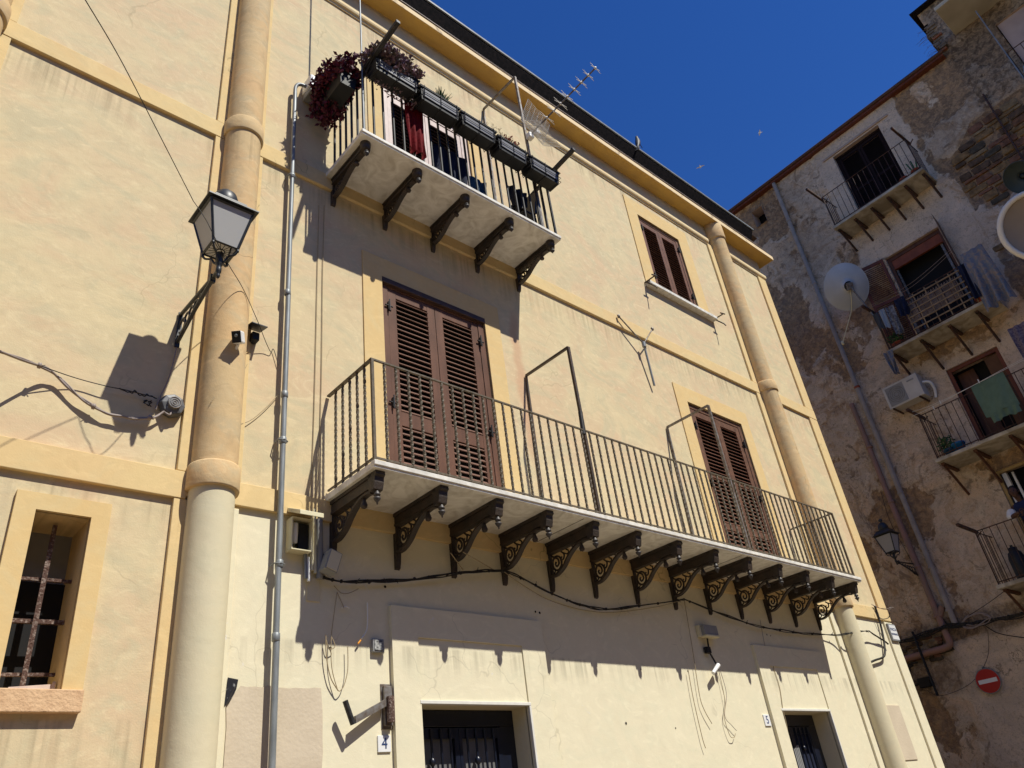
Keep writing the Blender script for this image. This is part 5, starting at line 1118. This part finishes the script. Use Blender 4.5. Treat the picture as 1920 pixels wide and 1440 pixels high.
def obalcony(s0, s1, z0, depth, rz, pitch, brs, drop, post=True, nside=5, bw=0.03, th=0.07):
    b = OB(); b.box(s0, s1, -0.02, depth, z0, z0+th); b.build('balcony_slab', M['old_slab'], OH, bevel=0.008)
    r = OB(); i = 0.05; yo = depth-i
    for p, q in (((s0+i, yo, rz), (s1-i, yo, rz)), ((s0+i, 0, rz), (s0+i, yo, rz)), ((s1-i, 0, rz), (s1-i, yo, rz)), ((s0+i, yo, z0+th+0.05), (s1-i, yo, z0+th+0.05))): r.tube([p, q], 0.011, 5)
    for s in (s0+i, s1-i): r.tube([(s, yo, z0+th), (s, yo, rz)], 0.013, 5)
    rl = r.build('balcony_railing', M['old_iron'], OH)
    n = int((s1-s0-2*i)/pitch); f = None
    for k in range(1, n):
        s = s0+i + (s1-s0-2*i)*k/n
        if f is None:
            q = OB(); q.tube([(s, yo, z0+th), (s, yo, rz)], 0.0075, 5); f = q.build('baluster', M['old_iron'], rl); fs_ = s
        else: dup(f, RD*(s-fs_), rl)
    for s in (s0+i, s1-i):
        for k in range(nside): dup(f, RD*(s-fs_) + RN*(-(k+0.6)*(yo)/(nside+0.6)), rl)
    for s in brs:
        q = OB(); q.box(s-bw, s+bw, 0.0, depth-0.12, z0-0.05, z0-0.001); q.tube([(s, depth-0.18, z0-0.05), (s, depth*0.45, z0-drop*0.45), (s, 0.0, z0-drop)], bw*0.9, 4, smooth=False); q.build('bracket', M['old_iron'] if z0 > 8 else M['wood_brown'], OH)
    return rl
obalcony(0.95, 3.17, 13.22, 0.70, 14.24, 0.125, (1.02, 1.44, 1.86, 2.26, 2.68, 3.10), 0.42)
obalcony(0.93, 3.16, 9.66, 0.72, 10.68, 0.14, (1.0, 1.6, 2.2, 2.75), 0.55)
obalcony(0.95, 3.3, 7.05, 0.82, 8.08, 0.125, (1.02, 1.65, 2.3, 2.9), 0.55)
obalcony(1.02, 3.3, 4.53, 0.82, 5.60, 0.125, (1.1, 1.8, 2.5), 0.5)
obalcony(5.46, 7.2, 13.50, 0.72, 14.55, 0.13, (5.55, 6.3, 7.0), 0.5)
b = OB(); b.tube([(5.50, 0.70, 13.5), (5.50, 0.70, 16.0)], 0.014, 6); tag(b.build('post', M['steel']), 'thin silver post at the corner of the topmost right balcony', 'post')
b = OB(); b.box(4.92, 7.0, -0.05, 1.02, 16.46, 16.56); tag(b.build('canopy', mat('cream_canopy', (0.55, 0.50, 0.38), 0.7, col2=(0.42, 0.37, 0.27), vscale=2), bevel=0.01), 'pale cream canopy slab jutting out at the top right corner of the old house', 'canopy')

for s, z, o0, o1, lb in ((0.93, 14.28, 0.35, 1.15, 'black clothes-line arm at the left end of the topmost left balcony of the old house'), (3.12, 14.28, 0.35, 1.15, 'black clothes-line arm at the right end of the topmost left balcony of the old house'),
                       (1.05, 5.62, 0.6, 1.35, 'thick black clothes-line arm on the lowest balcony left of the leaning person'), (1.0, 8.1, 0.5, 1.15, 'thin black clothes-line arm at the left corner of the balcony with the green towel'), (0.98, 10.75, 0.5, 1.05, 'black arm holding the satellite dish at the balcony corner')):
    b = OB(); b.bar((s, o0, z), (s-0.03, o1, z+0.05), 0.05); b.tube([(s, o0+0.1, z-0.1), (s+0.12, o0+0.15, z-0.04)], 0.012, 5)
    b.build('clothes_line_arm', M['old_iron'], OH)

# ladders of small items on the balconies
def pot(s, off, z, r, h, mt, label, cat='flower pot', plant=None):
    t = empty('flower_pot', rb(s, off, z), label, cat)
    b = MB(); p = rb(s, off, z); b.lathe(tuple(p), [(0, 0), (r*0.72, 0), (r*0.95, h*0.82), (r*1.06, h*0.82), (r*1.06, h), (r*0.9, h), (r*0.85, h*0.9), (0, h*0.9)], 14); b.build('pot', mt, t)
    if plant == 'cactus':
        b = MB()
        for dx, hh_, ln in ((0, 0.30, 0), (0.05, 0.34, 0.06), (-0.05, 0.22, -0.06)): b.tube([p+Vector((dx*0.5, dx, h)), p+Vector((dx, dx+ln, h+hh_))], 0.02, 6, r1=0.014)
        b.build('plant', M['leaf_green'], t)
    elif plant: tag(leaves(tuple(p+Vector((0, 0, h+plant))), (r*1.3, r*1.3, plant*1.2), 220, 0.06, int(s*100)).build('plant', M['leaf_green'], t, fix=False), kind='stuff')
pot(2.99, 0.52, 13.29, 0.10, 0.15, M['terracotta'], 'terracotta pot with a small cactus at the right end of the topmost left balcony', plant='cactus')
pot(2.72, 0.54, 13.29, 0.10, 0.12, M['terracotta'], 'wide terracotta pot beside the cactus on the topmost left balcony')
pot(1.16, 0.52, 9.73, 0.13, 0.14, M['flower_red'] if False else M['terracotta'], 'red pot at the left end of the balcony with the laundry', plant=0.10)
pot(2.98, 0.60, 9.73, 0.16, 0.13, M['terracotta'], 'red tub at the right end of the balcony behind the patterned blanket')
pot(1.20, 0.55, 7.12, 0.11, 0.17, M['teal_cloth'], 'dark teal pot with a leafy plant on the balcony with the green towel', plant=0.12)
pot(1.40, 0.60, 7.12, 0.12, 0.20, mat('blue_pot', (0.02, 0.14, 0.32), 0.4), 'bright blue pot on the balcony with the green towel')
M['wood_lattice'] = mat('weathered_lattice_wood', (0.30, 0.22, 0.14), 0.85, var=0.35)
t = empty('lattice_panel', rb(2.2, 0.74, 9.75), 'wooden lattice panel filling the front of the balcony with the laundry', 'lattice')
for k in range(6):
    b = OB(); s = 1.62+k*0.255; b.bar((s, 0.735, 9.74), (s, 0.735, 10.62), 0.022); b.build('upright', M['wood_lattice'], t)
for k in range(6):
    b = OB(); z = 9.86+k*0.14; b.bar((1.60, 0.752, z), (2.93, 0.752, z), 0.022); b.build('crossbar', M['wood_lattice'], t)
M['check'] = mat('striped_bamboo', (0.34, 0.28, 0.24), 0.9, col2=(0.05, 0.04, 0.05), vscale=40, mapscale=(1, 1, 0.5))
b = OB()
for i in range(60):
    s = 1.62+i*0.019
    if s > 2.72: break
    b.box(s, s+0.010, 0.66, 0.672, 10.04 + 0.02*math.sin(i), 10.52+0.03*math.sin(i*2.1))
tag(b.build('bamboo_mat', mat('bamboo_slats', (0.36, 0.28, 0.24), 0.9, var=0.4, vscale=7)), 'worn slatted bamboo mat behind the wooden lattice', 'mat')
def ocloth(s0, s1, z0, z1, off, mt, label, cat, folds=3, amp=0.03, taper=0.0, name='laundry'):
    return cloth(name, s0, s1, z0, z1, off, mt, label, cat, folds, amp, taper, T=TO)
M['blanket'] = mat('patterned_blue_blanket', (0.13, 0.16, 0.22), 0.95, col2=(0.27, 0.22, 0.19), vscale=7, dist=2.0, ramp=(0.4, 0.6), detail=3)
ocloth(3.02, 3.44, 9.42, 10.78, 0.86, M['blanket'], 'large patterned blue blanket hanging over the right corner of the old house balcony', 'blanket', 3, 0.06, -0.35)
ocloth(2.86, 3.04, 9.78, 10.62, 0.80, M['blue_cloth'], 'dark navy cloth hanging left of the patterned blanket', 'clothes', 2, 0.03)
ocloth(1.50, 1.72, 10.22, 10.66, 0.80, M['blue_cloth'], 'dark blue shirt on the rail left of the wooden lattice', 'clothes', 2, 0.03)
ocloth(1.28, 1.46, 9.90, 10.60, 0.80, mat('grey_print', (0.24, 0.25, 0.28), 0.9, col2=(0.06, 0.06, 0.07), vscale=22), 'grey printed cloth hanging on the balcony beside the satellite dish', 'clothes', 2, 0.03)
ocloth(1.14, 1.26, 10.15, 10.62, 0.81, mat('pale_blue_cloth', (0.25, 0.30, 0.36), 0.9), 'small pale blue cloth on the balcony beside the satellite dish', 'clothes', 1, 0.02)
ocloth(1.00, 1.12, 10.2, 10.6, 0.82, mat('charcoal_cloth', (0.06, 0.065, 0.07), 0.9), 'charcoal cloth at the left end of the laundry balcony', 'clothes', 1, 0.02)
ocloth(0.86, 1.06, 9.12, 9.68, 0.76, M['blanket'], 'crumpled dark patterned cloth dangling from the left corner of the laundry balcony', 'clothes', 2, 0.05, 0.5)
M['towel'] = mat('sage_green_towel', (0.115, 0.185, 0.135), 0.95, var=0.15, vscale=9, bump=0.4, bscale=90)
ocloth(2.14, 2.74, 7.42, 8.10, 0.98, M['towel'], 'sage green towel hung over the washing line of the third balcony', 'towel', 1, 0.02)
ocloth(2.22, 2.72, 7.28, 7.44, 0.99, M['towel'], 'ragged lower fold of pale green cloth under the sage towel', 'towel', 4, 0.02)
ocloth(3.12, 3.45, 8.05, 8.85, 0.9, mat('purple_check_cloth', (0.06, 0.045, 0.10), 0.9, col2=(0.2, 0.17, 0.2), vscale=30), 'dark purple checked cloth at the right edge above the green towel', 'clothes', 2, 0.03)
for k, (o_, za, zb) in enumerate(((1.02, 8.12, 8.12), (1.10, 8.00, 8.12))):
    P = crom([rb(0.98, o_, za), rb(1.6, o_, (za+zb)/2-0.05), rb(3.2, o_, zb)], 8); b = MB(); b.tube(P, 0.004, 4)
    tag(b.build('washing_line', M['cable_white']), ('near' if k else 'far') + ' one of the two thin washing lines that carry the green towel', 'washing line')
for k, (s, z, o_) in enumerate(((1.55, 8.06, 1.03), (1.42, 7.98, 1.11), (2.32, 8.12, 1.03))):
    b = OB(); b.box(s-0.008, s+0.008, o_-0.01, o_+0.01, z-0.05, z+0.03); tag(b.build('clothes_peg', M['cable_white']), ['pale clothes peg on the far washing line left of the green towel', 'pale clothes peg on the near washing line, leftmost', 'white clothes peg clipped on the green towel'][k], 'peg', 'clothes pegs on the washing lines')
for k in range(2):
    P = crom([rb(1.05, 0.95+0.08*k, 10.72), rb(2.0, 0.95+0.08*k, 10.66+0.03*k), rb(3.1, 0.95+0.08*k, 10.95)], 8); b = MB(); b.tube(P, 0.004, 4)
    tag(b.build('washing_line', M['cable_grey']), ('upper' if k else 'lower') + ' grey washing line in front of the open window over the wooden lattice', 'washing line')

# satellite dishes
def dish(C, A, r, label, mt, lnb=None, depth=0.13, mount=None, rimr=0.012, rimm=None):
    t = empty('satellite_dish', C, label, 'satellite dish')
    A = Vector(A).normalized(); U = Vector((0, 0, 1)) - A*A.z; U.normalize(); W_ = A.cross(U)
    def T(x, y, z): return Vector(C) + W_*x + U*y*1.08 + A*z
    b = MB(T); n = 32; R8 = [0.0, 0.2, 0.4, 0.6, 0.8, 0.93, 1.0]
    for o in (0.0, -0.012):
        vs = [(r*q*math.cos(2*math.pi*j/n), r*q*math.sin(2*math.pi*j/n), depth*q*q+o) for q in R8[1:] for j in range(n)] + [(0, 0, o)]
        fs = [(i*n+j, i*n+(j+1) % n, (i+1)*n+(j+1) % n, (i+1)*n+j) for i in range(len(R8)-2) for j in range(n)] + [(len(vs)-1, j, (j+1) % n) for j in range(n)]
        b.add(vs, fs, smooth=True)
    b.build('reflector', mt, t, fix=False)
    b = MB(T); b.tube([(r*math.cos(2*math.pi*j/n), r*math.sin(2*math.pi*j/n), depth-0.004) for j in range(n)], rimr, 8, close=True); b.build('rim', rimm or mt, t)
    b = MB(T); b.box(-0.07, 0.07, -0.10, 0.06, -0.10, -0.014); b.build('mount', M['steel_dull'], t, bevel=0.008)
    if mount: b = MB(); b.tube([T(0, -0.02, -0.09), Vector(mount)], 0.022, 8); b.build('pole', M['steel_dull'], t)
    if lnb:
        b = MB(); b.tube([T(0, -0.06, -0.05), T(0, -r*0.6, -0.03), T(0, -r*1.02, depth*0.5)], 0.013, 6); b.tube([T(0, -r*1.02, depth*0.5), Vector(lnb)], 0.011, 6); b.build('feed_arm', M['ivory'], t)
        b = MB(); b.lathe(tuple(lnb), [(0, -0.05), (0.03, -0.04), (0.03, 0.04), (0, 0.06)], 10); b.build('receiver', M['ivory'], t)
    return t
M['dish'] = mat('grey_dish_paint', (0.52, 0.53, 0.53), 0.4, var=0.12, vscale=3, spec=0.5)
M['dish_cream'] = mat('tan_dish_paint', (0.34, 0.27, 0.20), 0.45, var=0.1, vscale=3)
s_, z_ = rbp(1591, 536, 0.85)
vd = (rb(s_, 0.85, z_) - CAM).normalized()
dish(rb(s_, 0.85, z_), vd + Vector((0.0, 0.50, 0.10)), 0.50, 'large grey satellite dish seen from behind beside the laundry balcony', M['dish'], lnb=rb(*(lambda q: (q[0], 0.5, q[1]))(rbp(1580, 643, 0.5))), mount=rb(0.98, 0.70, 10.62))
s2_, z2_ = rbp(1946, 424, 1.0)
dish(rb(s2_, 1.0, z2_), -(rb(s2_, 1.0, z2_)-CAM).normalized() + Vector((0.0, -0.15, 0.2)), 0.60, 'cream satellite dish cut off by the right edge of the picture', M['dish_cream'], mount=rb(s2_+0.1, 0.0, z2_-0.4), rimr=0.055, rimm=mat('cream_rim', (0.80, 0.74, 0.62), 0.4))
s3_, z3_ = rbp(1918, 330, 0.5)
dish(rb(s3_, 0.5, z3_), Vector((-0.8, 0.25, -0.5)), 0.30, 'small dark green satellite dish at the right edge beside the exposed stones', mat('dark_green_dish', (0.05, 0.065, 0.06), 0.5), mount=rb(s3_+0.05, 0.0, z3_-0.2))

# air conditioner
t = empty('air_conditioner', rb(0.82, 0, 8.62), 'white outdoor air conditioner unit left of the door with the green towel', 'air conditioner')
b = OB(); b.box(0.42, 1.18, 0.12, 0.42, 8.62, 9.14); b.build('case', M['white_plastic_dirty'] if 'white_plastic_dirty' in M else mat('dirty_white_metal', (0.58, 0.55, 0.50), 0.5, var=0.15, vscale=4), t, bevel=0.012)
b = OB(); b.box(0.47, 0.86, 0.42, 0.428, 8.66, 9.09); b.build('grille', M['plastic_grey'], t, bevel=0.003)
b = OB()
for r in (0.05, 0.09, 0.13, 0.17): b.tube([(0.665+r*math.cos(k*0.3), 0.432, 8.875+r*math.sin(k*0.3)) for k in range(21)], 0.004, 4, close=True)
b.build('fan_guard', M['steel_dull'], t)
b = OB(); b.box(0.95, 1.10, 0.42, 0.426, 9.02, 9.05); b.build('nameplate', M['plastic_grey'], t)
b = OB(); b.bar((0.5, 0.0, 8.60), (0.5, 0.45, 8.60), 0.03); b.bar((1.08, 0.0, 8.60), (1.08, 0.45, 8.60), 0.03); b.build('shelf_bracket', M['old_iron'], t)
b = OB(); b.tube(crom([(1.18, 0.25, 8.95), (1.30, 0.2, 8.9), (1.30, 0.1, 8.75), (1.24, 0.05, 8.6)], 5), 0.03, 7); b.build('hose', M['white_plastic'], t)

# drainpipes
t = empty('drainpipe', rb(-0.1, 0.08, 8), 'long grey drainpipe running down the old house from the eave', 'drainpipe')
b = OB(); b.tube([(-0.165, 0.08, 16.05), (-0.17, 0.08, 9.6)], 0.052, 12); b.build('pipe', M['grey_pipe'], t)
b = OB(); b.tube([(-0.17, 0.085, 9.6), (-0.15, 0.085, 4.3)], 0.056, 12); b.build('pipe', M['grey_pipe'], t)
for z in (14.7, 12.6, 9.6, 7.0, 5.4, 4.55): b = OB(); b.lathe((-0.165, 0.082, z), [(0.054, -0.03), (0.064, -0.025), (0.064, 0.025), (0.054, 0.03)], 12); b.build('pipe_clamp', M['grey_pipe'] if z != 9.6 else M['terracotta'], t)
t = empty('drainpipe', rb(-0.42, 0.08, 6), 'pink-brown drainpipe beside the grey one, turning left into a horizontal run', 'drainpipe')
b = OB(); b.tube([(-0.43, 0.075, 9.3), (-0.42, 0.075, 6.9)], 0.055, 12); b.build('pipe', M['pink_pipe'], t)
b = OB(); b.tube([(-0.42, 0.075, 6.9), (-0.40, 0.075, 4.55)], 0.06, 12); b.build('pipe', M['pink_pipe'], t)
b = OB(); b.tube(crom([(-0.40, 0.075, 4.6), (-0.385, 0.08, 4.2), (-0.38, 0.09, 3.99), (-0.50, 0.09, 3.93), (-0.9, 0.09, 3.92), (-2.0, 0.09, 3.90)], 5), 0.062, 12); b.build('elbow', M['pink_pipe'], t)
b = OB(); b.tube([(-0.36, 0.08, 4.50), (-0.26, 0.08, 4.66)], 0.055, 10); b.build('branch', M['pink_pipe'], t)
for z in (8.2, 6.9, 5.5, 4.5): b = OB(); b.lathe((-0.415, 0.076, z), [(0.058, -0.03), (0.07, -0.025), (0.07, 0.025), (0.058, 0.03)], 12); b.build('pipe_clamp', M['pink_pipe'], t)
b = OB(); b.tube([(-0.95, 0.16, 4.35), (-0.93, 0.16, 3.15)], 0.025, 8); tag(b.build('conduit', M['plastic_black']), 'black conduit crossing the horizontal pink pipe on the old house', 'pipe')
t = empty('meter_box', rb(-1.05, 0.05, 3.5), 'dark utility boxes and hoses below the horizontal pink pipe', 'meter box')
b = OB(); b.box(-1.22, -1.0, 0.0, 0.12, 3.34, 3.52); b.build('box', M['plastic_black'], t, bevel=0.01)
b = OB(); b.tube(crom([(-1.2, 0.08, 3.78), (-1.36, 0.1, 3.72), (-1.42, 0.1, 3.55), (-1.3, 0.1, 3.42), (-1.2, 0.1, 3.45)], 5), 0.025, 7); b.tube(crom([(-1.1, 0.08, 3.8), (-1.25, 0.1, 3.8), (-1.3, 0.1, 3.66)], 5), 0.02, 7); b.build('hose', M['cable'], t)
b = OB(); b.tube([(4.75, 0.05, 14.5), (4.70, 0.05, 12.3), (4.70, 0.05, 11.3)], 0.022, 6); tag(b.build('iron_pipe', M['old_iron']), 'thin rusty black pipe crossing the exposed stonework', 'pipe')

# cable run along the old house
def ocable(pts, r, mt, label, strands=1, seed=1, jit=0.02, name='cable_bundle', ties=0):
    return cable(name, [tuple(rb(*p)) for p in pts], r, mt, label, strands=strands, seed=seed, jit=jit, ties=ties)
ocable([(-1.7, 0.08, 4.22), (-1.0, 0.10, 4.25), (-0.4, 0.14, 4.28), (0.1, 0.12, 4.22), (0.6, 0.1, 4.18), (1.6, 0.1, 4.16), (3.5, 0.1, 4.2)], 0.012, M['cable'], 'thick bundle of black cables running across the old house above the pale plaster', 8, 41, 0.045, ties=26)
ocable([(0.05, 0.12, 4.32), (0.35, 0.12, 4.35), (0.5, 0.12, 4.22), (0.2, 0.14, 4.15), (-0.05, 0.12, 4.25), (0.15, 0.12, 4.36)], 0.010, M['cable_grey'], 'coil of grey cable looped round the foot of the grey drainpipe', 3, 42, 0.03)
ocable([(0.1, 0.1, 4.35), (0.6, 0.08, 4.5), (1.2, 0.06, 4.72), (2.0, 0.05, 5.0)], 0.006, M['cable'], 'thin black cable rising to the right from the thick bundle on the old house', 1, 43, name='thin_cable')
ocable([(0.35, 0.1, 4.12), (0.5, 0.1, 3.95), (0.8, 0.1, 3.80), (1.3, 0.1, 3.62)], 0.010, M['cable'], 'black cable sagging over the pale plaster to the right of the pink pipe', 1, 44, name='thin_cable')
ocable([(0.35, 0.06, 4.05), (0.15, 0.06, 3.6), (-0.3, 0.06, 3.25), (-0.9, 0.05, 3.15), (-1.15, 0.05, 3.3)], 0.005, M['cable'], 'thin wire curving down over the pale plaster left of the no-entry sign', 1, 45, name='thin_cable')
ocable([(-0.55, 0.06, 7.2), (-0.60, 0.05, 6.5), (-0.5, 0.05, 5.7), (-0.45, 0.05, 4.9), (-0.3, 0.05, 4.3)], 0.006, M['cable'], 'thin cable running down the old house past the far street lamp', 1, 46, name='thin_cable')

# no entry sign
t = empty('no_entry_sign', rb(0.0, 0.05, 3.22), 'round red no-entry sign with white bar on the pale plaster of the old house', 'road sign')
b = OB(); b.lathe((0.0, 0.05, 3.22), [(0, 0.0), (0.215, 0.0), (0.222, 0.01), (0.215, 0.02), (0, 0.02)], 36, ax='y', smooth=False); b.build('plate', M['steel'], t)
b = OB(); b.lathe((0.0, 0.0735, 3.22), [(0, 0.0), (0.205, 0.0)], 36, ax='y'); b.build('red_disc', mat('red_sign_paint', (0.42, 0.012, 0.016), 0.35, spec=0.5), t)
b = OB(); b.box(-0.165, 0.165, 0.0745, 0.0765, 3.185, 3.255); b.build('white_bar', M['white_plastic'], t)
b = OB(); b.box(-0.02, 0.02, -0.02, 0.05, 3.40, 3.47); b.build('mount', M['steel'], t)

# far lamp
lamp((-0.46, -0.86, 6.07), lambda x, y, z: rb(x, -y, z), 'dark lantern on a scrolled bracket beside the drainpipes of the old house, in shade', -0.01, sc_=1.0, dome=False)

# gas cylinder
t = empty('gas_cylinder', rb(1.45, 0.5, 4.60), 'dark gas cylinder standing at the left end of the lowest balcony of the old house', 'gas cylinder')
p = rb(1.45, 0.5, 4.60)
b = MB(); b.lathe(tuple(p), [(0, 0), (0.12, 0.0), (0.135, 0.05), (0.135, 0.40), (0.11, 0.50), (0.05, 0.55), (0.03, 0.57), (0, 0.57)], 18); b.build('cylinder', mat('dark_grey_cylinder', (0.022, 0.021, 0.022), 0.45, var=0.3, vscale=5), t)
b = MB(); b.lathe((p.x, p.y, p.z+0.53), [(0.075, 0.0), (0.08, 0.06), (0.07, 0.065), (0.065, 0.0)], 12); b.box(p.x-0.02, p.x+0.02, p.y-0.02, p.y+0.02, p.z+0.55, p.z+0.64); b.build('valve_collar', M['plastic_black'], t)
t = empty('water_bottle', rb(5.62, 0.60, 13.57), 'blue and white plastic container on the topmost right balcony', 'bottle')
p = rb(5.62, 0.60, 13.57); b = MB(); b.lathe(tuple(p), [(0, 0), (0.07, 0.0), (0.07, 0.36), (0.03, 0.44), (0.03, 0.48), (0, 0.48)], 14); b.build('bottle', mat('pale_blue_plastic', (0.35, 0.42, 0.48), 0.4), t)
b = MB(); b.lathe(tuple(p), [(0.073, 0.10), (0.073, 0.32)], 14); b.build('paper_label', mat('blue_label', (0.03, 0.07, 0.25), 0.5), t)

# person leaning on the lowest balcony rail
def skin(name, joints, edges, mt, root, sub=2):
    me = bpy.data.meshes.new(name); me.from_pydata([tuple(rb(*j[0])) for j in joints], edges, []); o = bpy.data.objects.new(name, me); COL.objects.link(o); WL[o] = Vector((0, 0, 0))
    me.materials.append(mt); o.modifiers.new('skin', 'SKIN'); sv = me.skin_vertices[0].data
    for i, j in enumerate(joints): r = j[1]; sv[i].radius = r if isinstance(r, tuple) else (r, r)
    sv[root].use_root = True
    m = o.modifiers.new('sub', 'SUBSURF'); m.levels = sub; m.render_levels = sub
    for p in me.polygons: p.use_smooth = True
    return o
P = empty('person', rb(1.95, 0.4, 4.60), 'person in navy top with white sleeves leaning on the lowest old house balcony', 'person')
J = [((1.98, 0.30, 5.40), 0.12), ((1.97, 0.38, 5.62), 0.12), ((1.95, 0.50, 5.80), 0.115), ((1.94, 0.55, 5.88), 0.055), ((1.93, 0.60, 5.95), 0.048), ((1.93, 0.63, 6.02), 0.07),
     ((1.78, 0.52, 5.85), 0.055), ((1.68, 0.62, 5.66), 0.046), ((1.84, 0.80, 5.645), 0.036), ((1.91, 0.83, 5.65), 0.028),
     ((2.12, 0.50, 5.85), 0.055), ((2.24, 0.62, 5.66), 0.046), ((2.06, 0.80, 5.65), 0.036), ((1.99, 0.84, 5.66), 0.028),
     ((1.90, 0.30, 5.30), 0.105), ((1.89, 0.34, 5.02), 0.075), ((1.88, 0.26, 4.68), 0.045), ((1.88, 0.36, 4.63), 0.035),
     ((2.07, 0.30, 5.30), 0.105), ((2.08, 0.34, 5.02), 0.075), ((2.09, 0.26, 4.68), 0.045), ((2.09, 0.36, 4.63), 0.035)]
E_ = [(0,1),(1,2),(2,3),(3,4),(4,5),(2,6),(6,7),(7,8),(8,9),(2,10),(10,11),(11,12),(12,13),(0,14),(14,15),(15,16),(16,17),(0,18),(18,19),(19,20),(20,21)]
body = skin('body', J, E_, M['skin'], 0); par(body, P)
def hd(x, y, z): return rb(1.925 + x, 0.665 + y, 6.06 + z)
b = MB(hd)
for k in range(1): 
    vs, fs = [], []; n, mm = 14, 10
    for i in range(mm+1):
        th = math.pi*i/mm
        for j in range(n):
            a = 2*math.pi*j/n; x = 0.075*math.sin(th)*math.cos(a); y = 0.092*math.sin(th)*math.sin(a); z = 0.115*math.cos(th)
            if z < -0.03: x *= 0.80; y = y*0.88 + 0.012
            vs.append((x, y, z))
    fs = [(i*n+j, i*n+(j+1) % n, (i+1)*n+(j+1) % n, (i+1)*n+j) for i in range(mm) for j in range(n)]
    b.add(vs, fs, smooth=True)
b.tube([(0, 0.088, 0.015), (0, 0.112, -0.018), (0, 0.095, -0.03)], 0.012, 6)
for s in (-1, 1): b.tube([(0.074*s, 0.0, 0.02), (0.084*s, -0.01, 0.0), (0.076*s, 0.0, -0.025)], 0.010, 5)
b.tube([(-0.024, 0.090, -0.052), (0, 0.098, -0.052), (0.024, 0.090, -0.052)], 0.006, 5)
b.build('head', M['skin'], P)
b = MB(hd)
for s in (-1, 1): b.lathe((0.028*s, 0.084, 0.012), [(0, -0.012), (0.009, -0.006), (0.009, 0.004), (0, 0.008)], 8)
b.build('eyes', M['dark'], P)
b = MB(hd); vs = []
for i in range(7):
    th = math.pi*0.56*i/6
    for j in range(14):
        a = 2*math.pi*j/14; k = 1.0 if math.sin(a) < 0.3 or i < 4 else 0.80; vs.append((0.083*math.sin(th)*math.cos(a), 0.101*math.sin(th)*math.sin(a)*k-0.006, 0.124*math.cos(th)+0.004))
b.add(vs, [(i*14+j, i*14+(j+1) % 14, (i+1)*14+(j+1) % 14, (i+1)*14+j) for i in range(6) for j in range(14)], smooth=True); b.build('hair', M['hair'], P)
JT = [((1.98, 0.29, 5.34), 0.155), ((1.97, 0.38, 5.60), 0.16), ((1.95, 0.49, 5.78), 0.175), ((1.945, 0.54, 5.88), 0.10), ((1.76, 0.515, 5.84), 0.095), ((2.14, 0.495, 5.84), 0.095)]
top = skin('navy_top', JT, [(0,1),(1,2),(2,3),(2,4),(2,5)], mat('navy_top_cloth', (0.012, 0.02, 0.075), 0.9), 0); par(top, P)
for sd, pts in ((0, [((1.74, 0.53, 5.82), 0.092), ((1.70, 0.585, 5.72), 0.080), ((1.68, 0.63, 5.66), 0.070), ((1.75, 0.715, 5.65), 0.060)]), (1, [((2.17, 0.51, 5.82), 0.092), ((2.21, 0.575, 5.72), 0.080), ((2.24, 0.62, 5.66), 0.070), ((2.17, 0.705, 5.65), 0.060)])):
    sl_ = skin('sleeve', pts, [(0,1),(1,2),(2,3)], M['feather'], 0); par(sl_, P)
tr = skin('trousers', [((1.98, 0.30, 5.36), 0.135), ((1.90, 0.30, 5.26), 0.115), ((1.89, 0.345, 5.0), 0.088), ((1.88, 0.27, 4.70), 0.065), ((2.07, 0.30, 5.26), 0.115), ((2.08, 0.345, 5.0), 0.088), ((2.09, 0.27, 4.70), 0.065)], [(0,1),(1,2),(2,3),(0,4),(4,5),(5,6)], M['blue_cloth'], 0); par(tr, P)
for s0, d_ in ((1.91, -1), (1.99, 1)):
    h_ = MB(TO)
    for k in range(4): h_.tube([(s0-d_*0.01+k*0.017*d_*-0.5, 0.835, 5.66-0.012*k), (s0-d_*0.035, 0.875-0.003*k, 5.652-0.014*k), (s0-d_*0.055, 0.87, 5.625-0.014*k)], 0.0085, 5, r1=0.006)
    h_.tube([(s0, 0.82, 5.665), (s0-d_*0.02, 0.84, 5.70), (s0-d_*0.045, 0.85, 5.70)], 0.0095, 5, r1=0.007)
    h_.build('fingers', M['skin'], P)

# ------------------------------------------------------------------ finish
for o in bpy.data.objects:
    if o.type == 'MESH' and not o.data.materials: print('nomat', o.name)
print('objects', len(bpy.data.objects), 'tris', sum(len(m.polygons) for m in bpy.data.meshes))
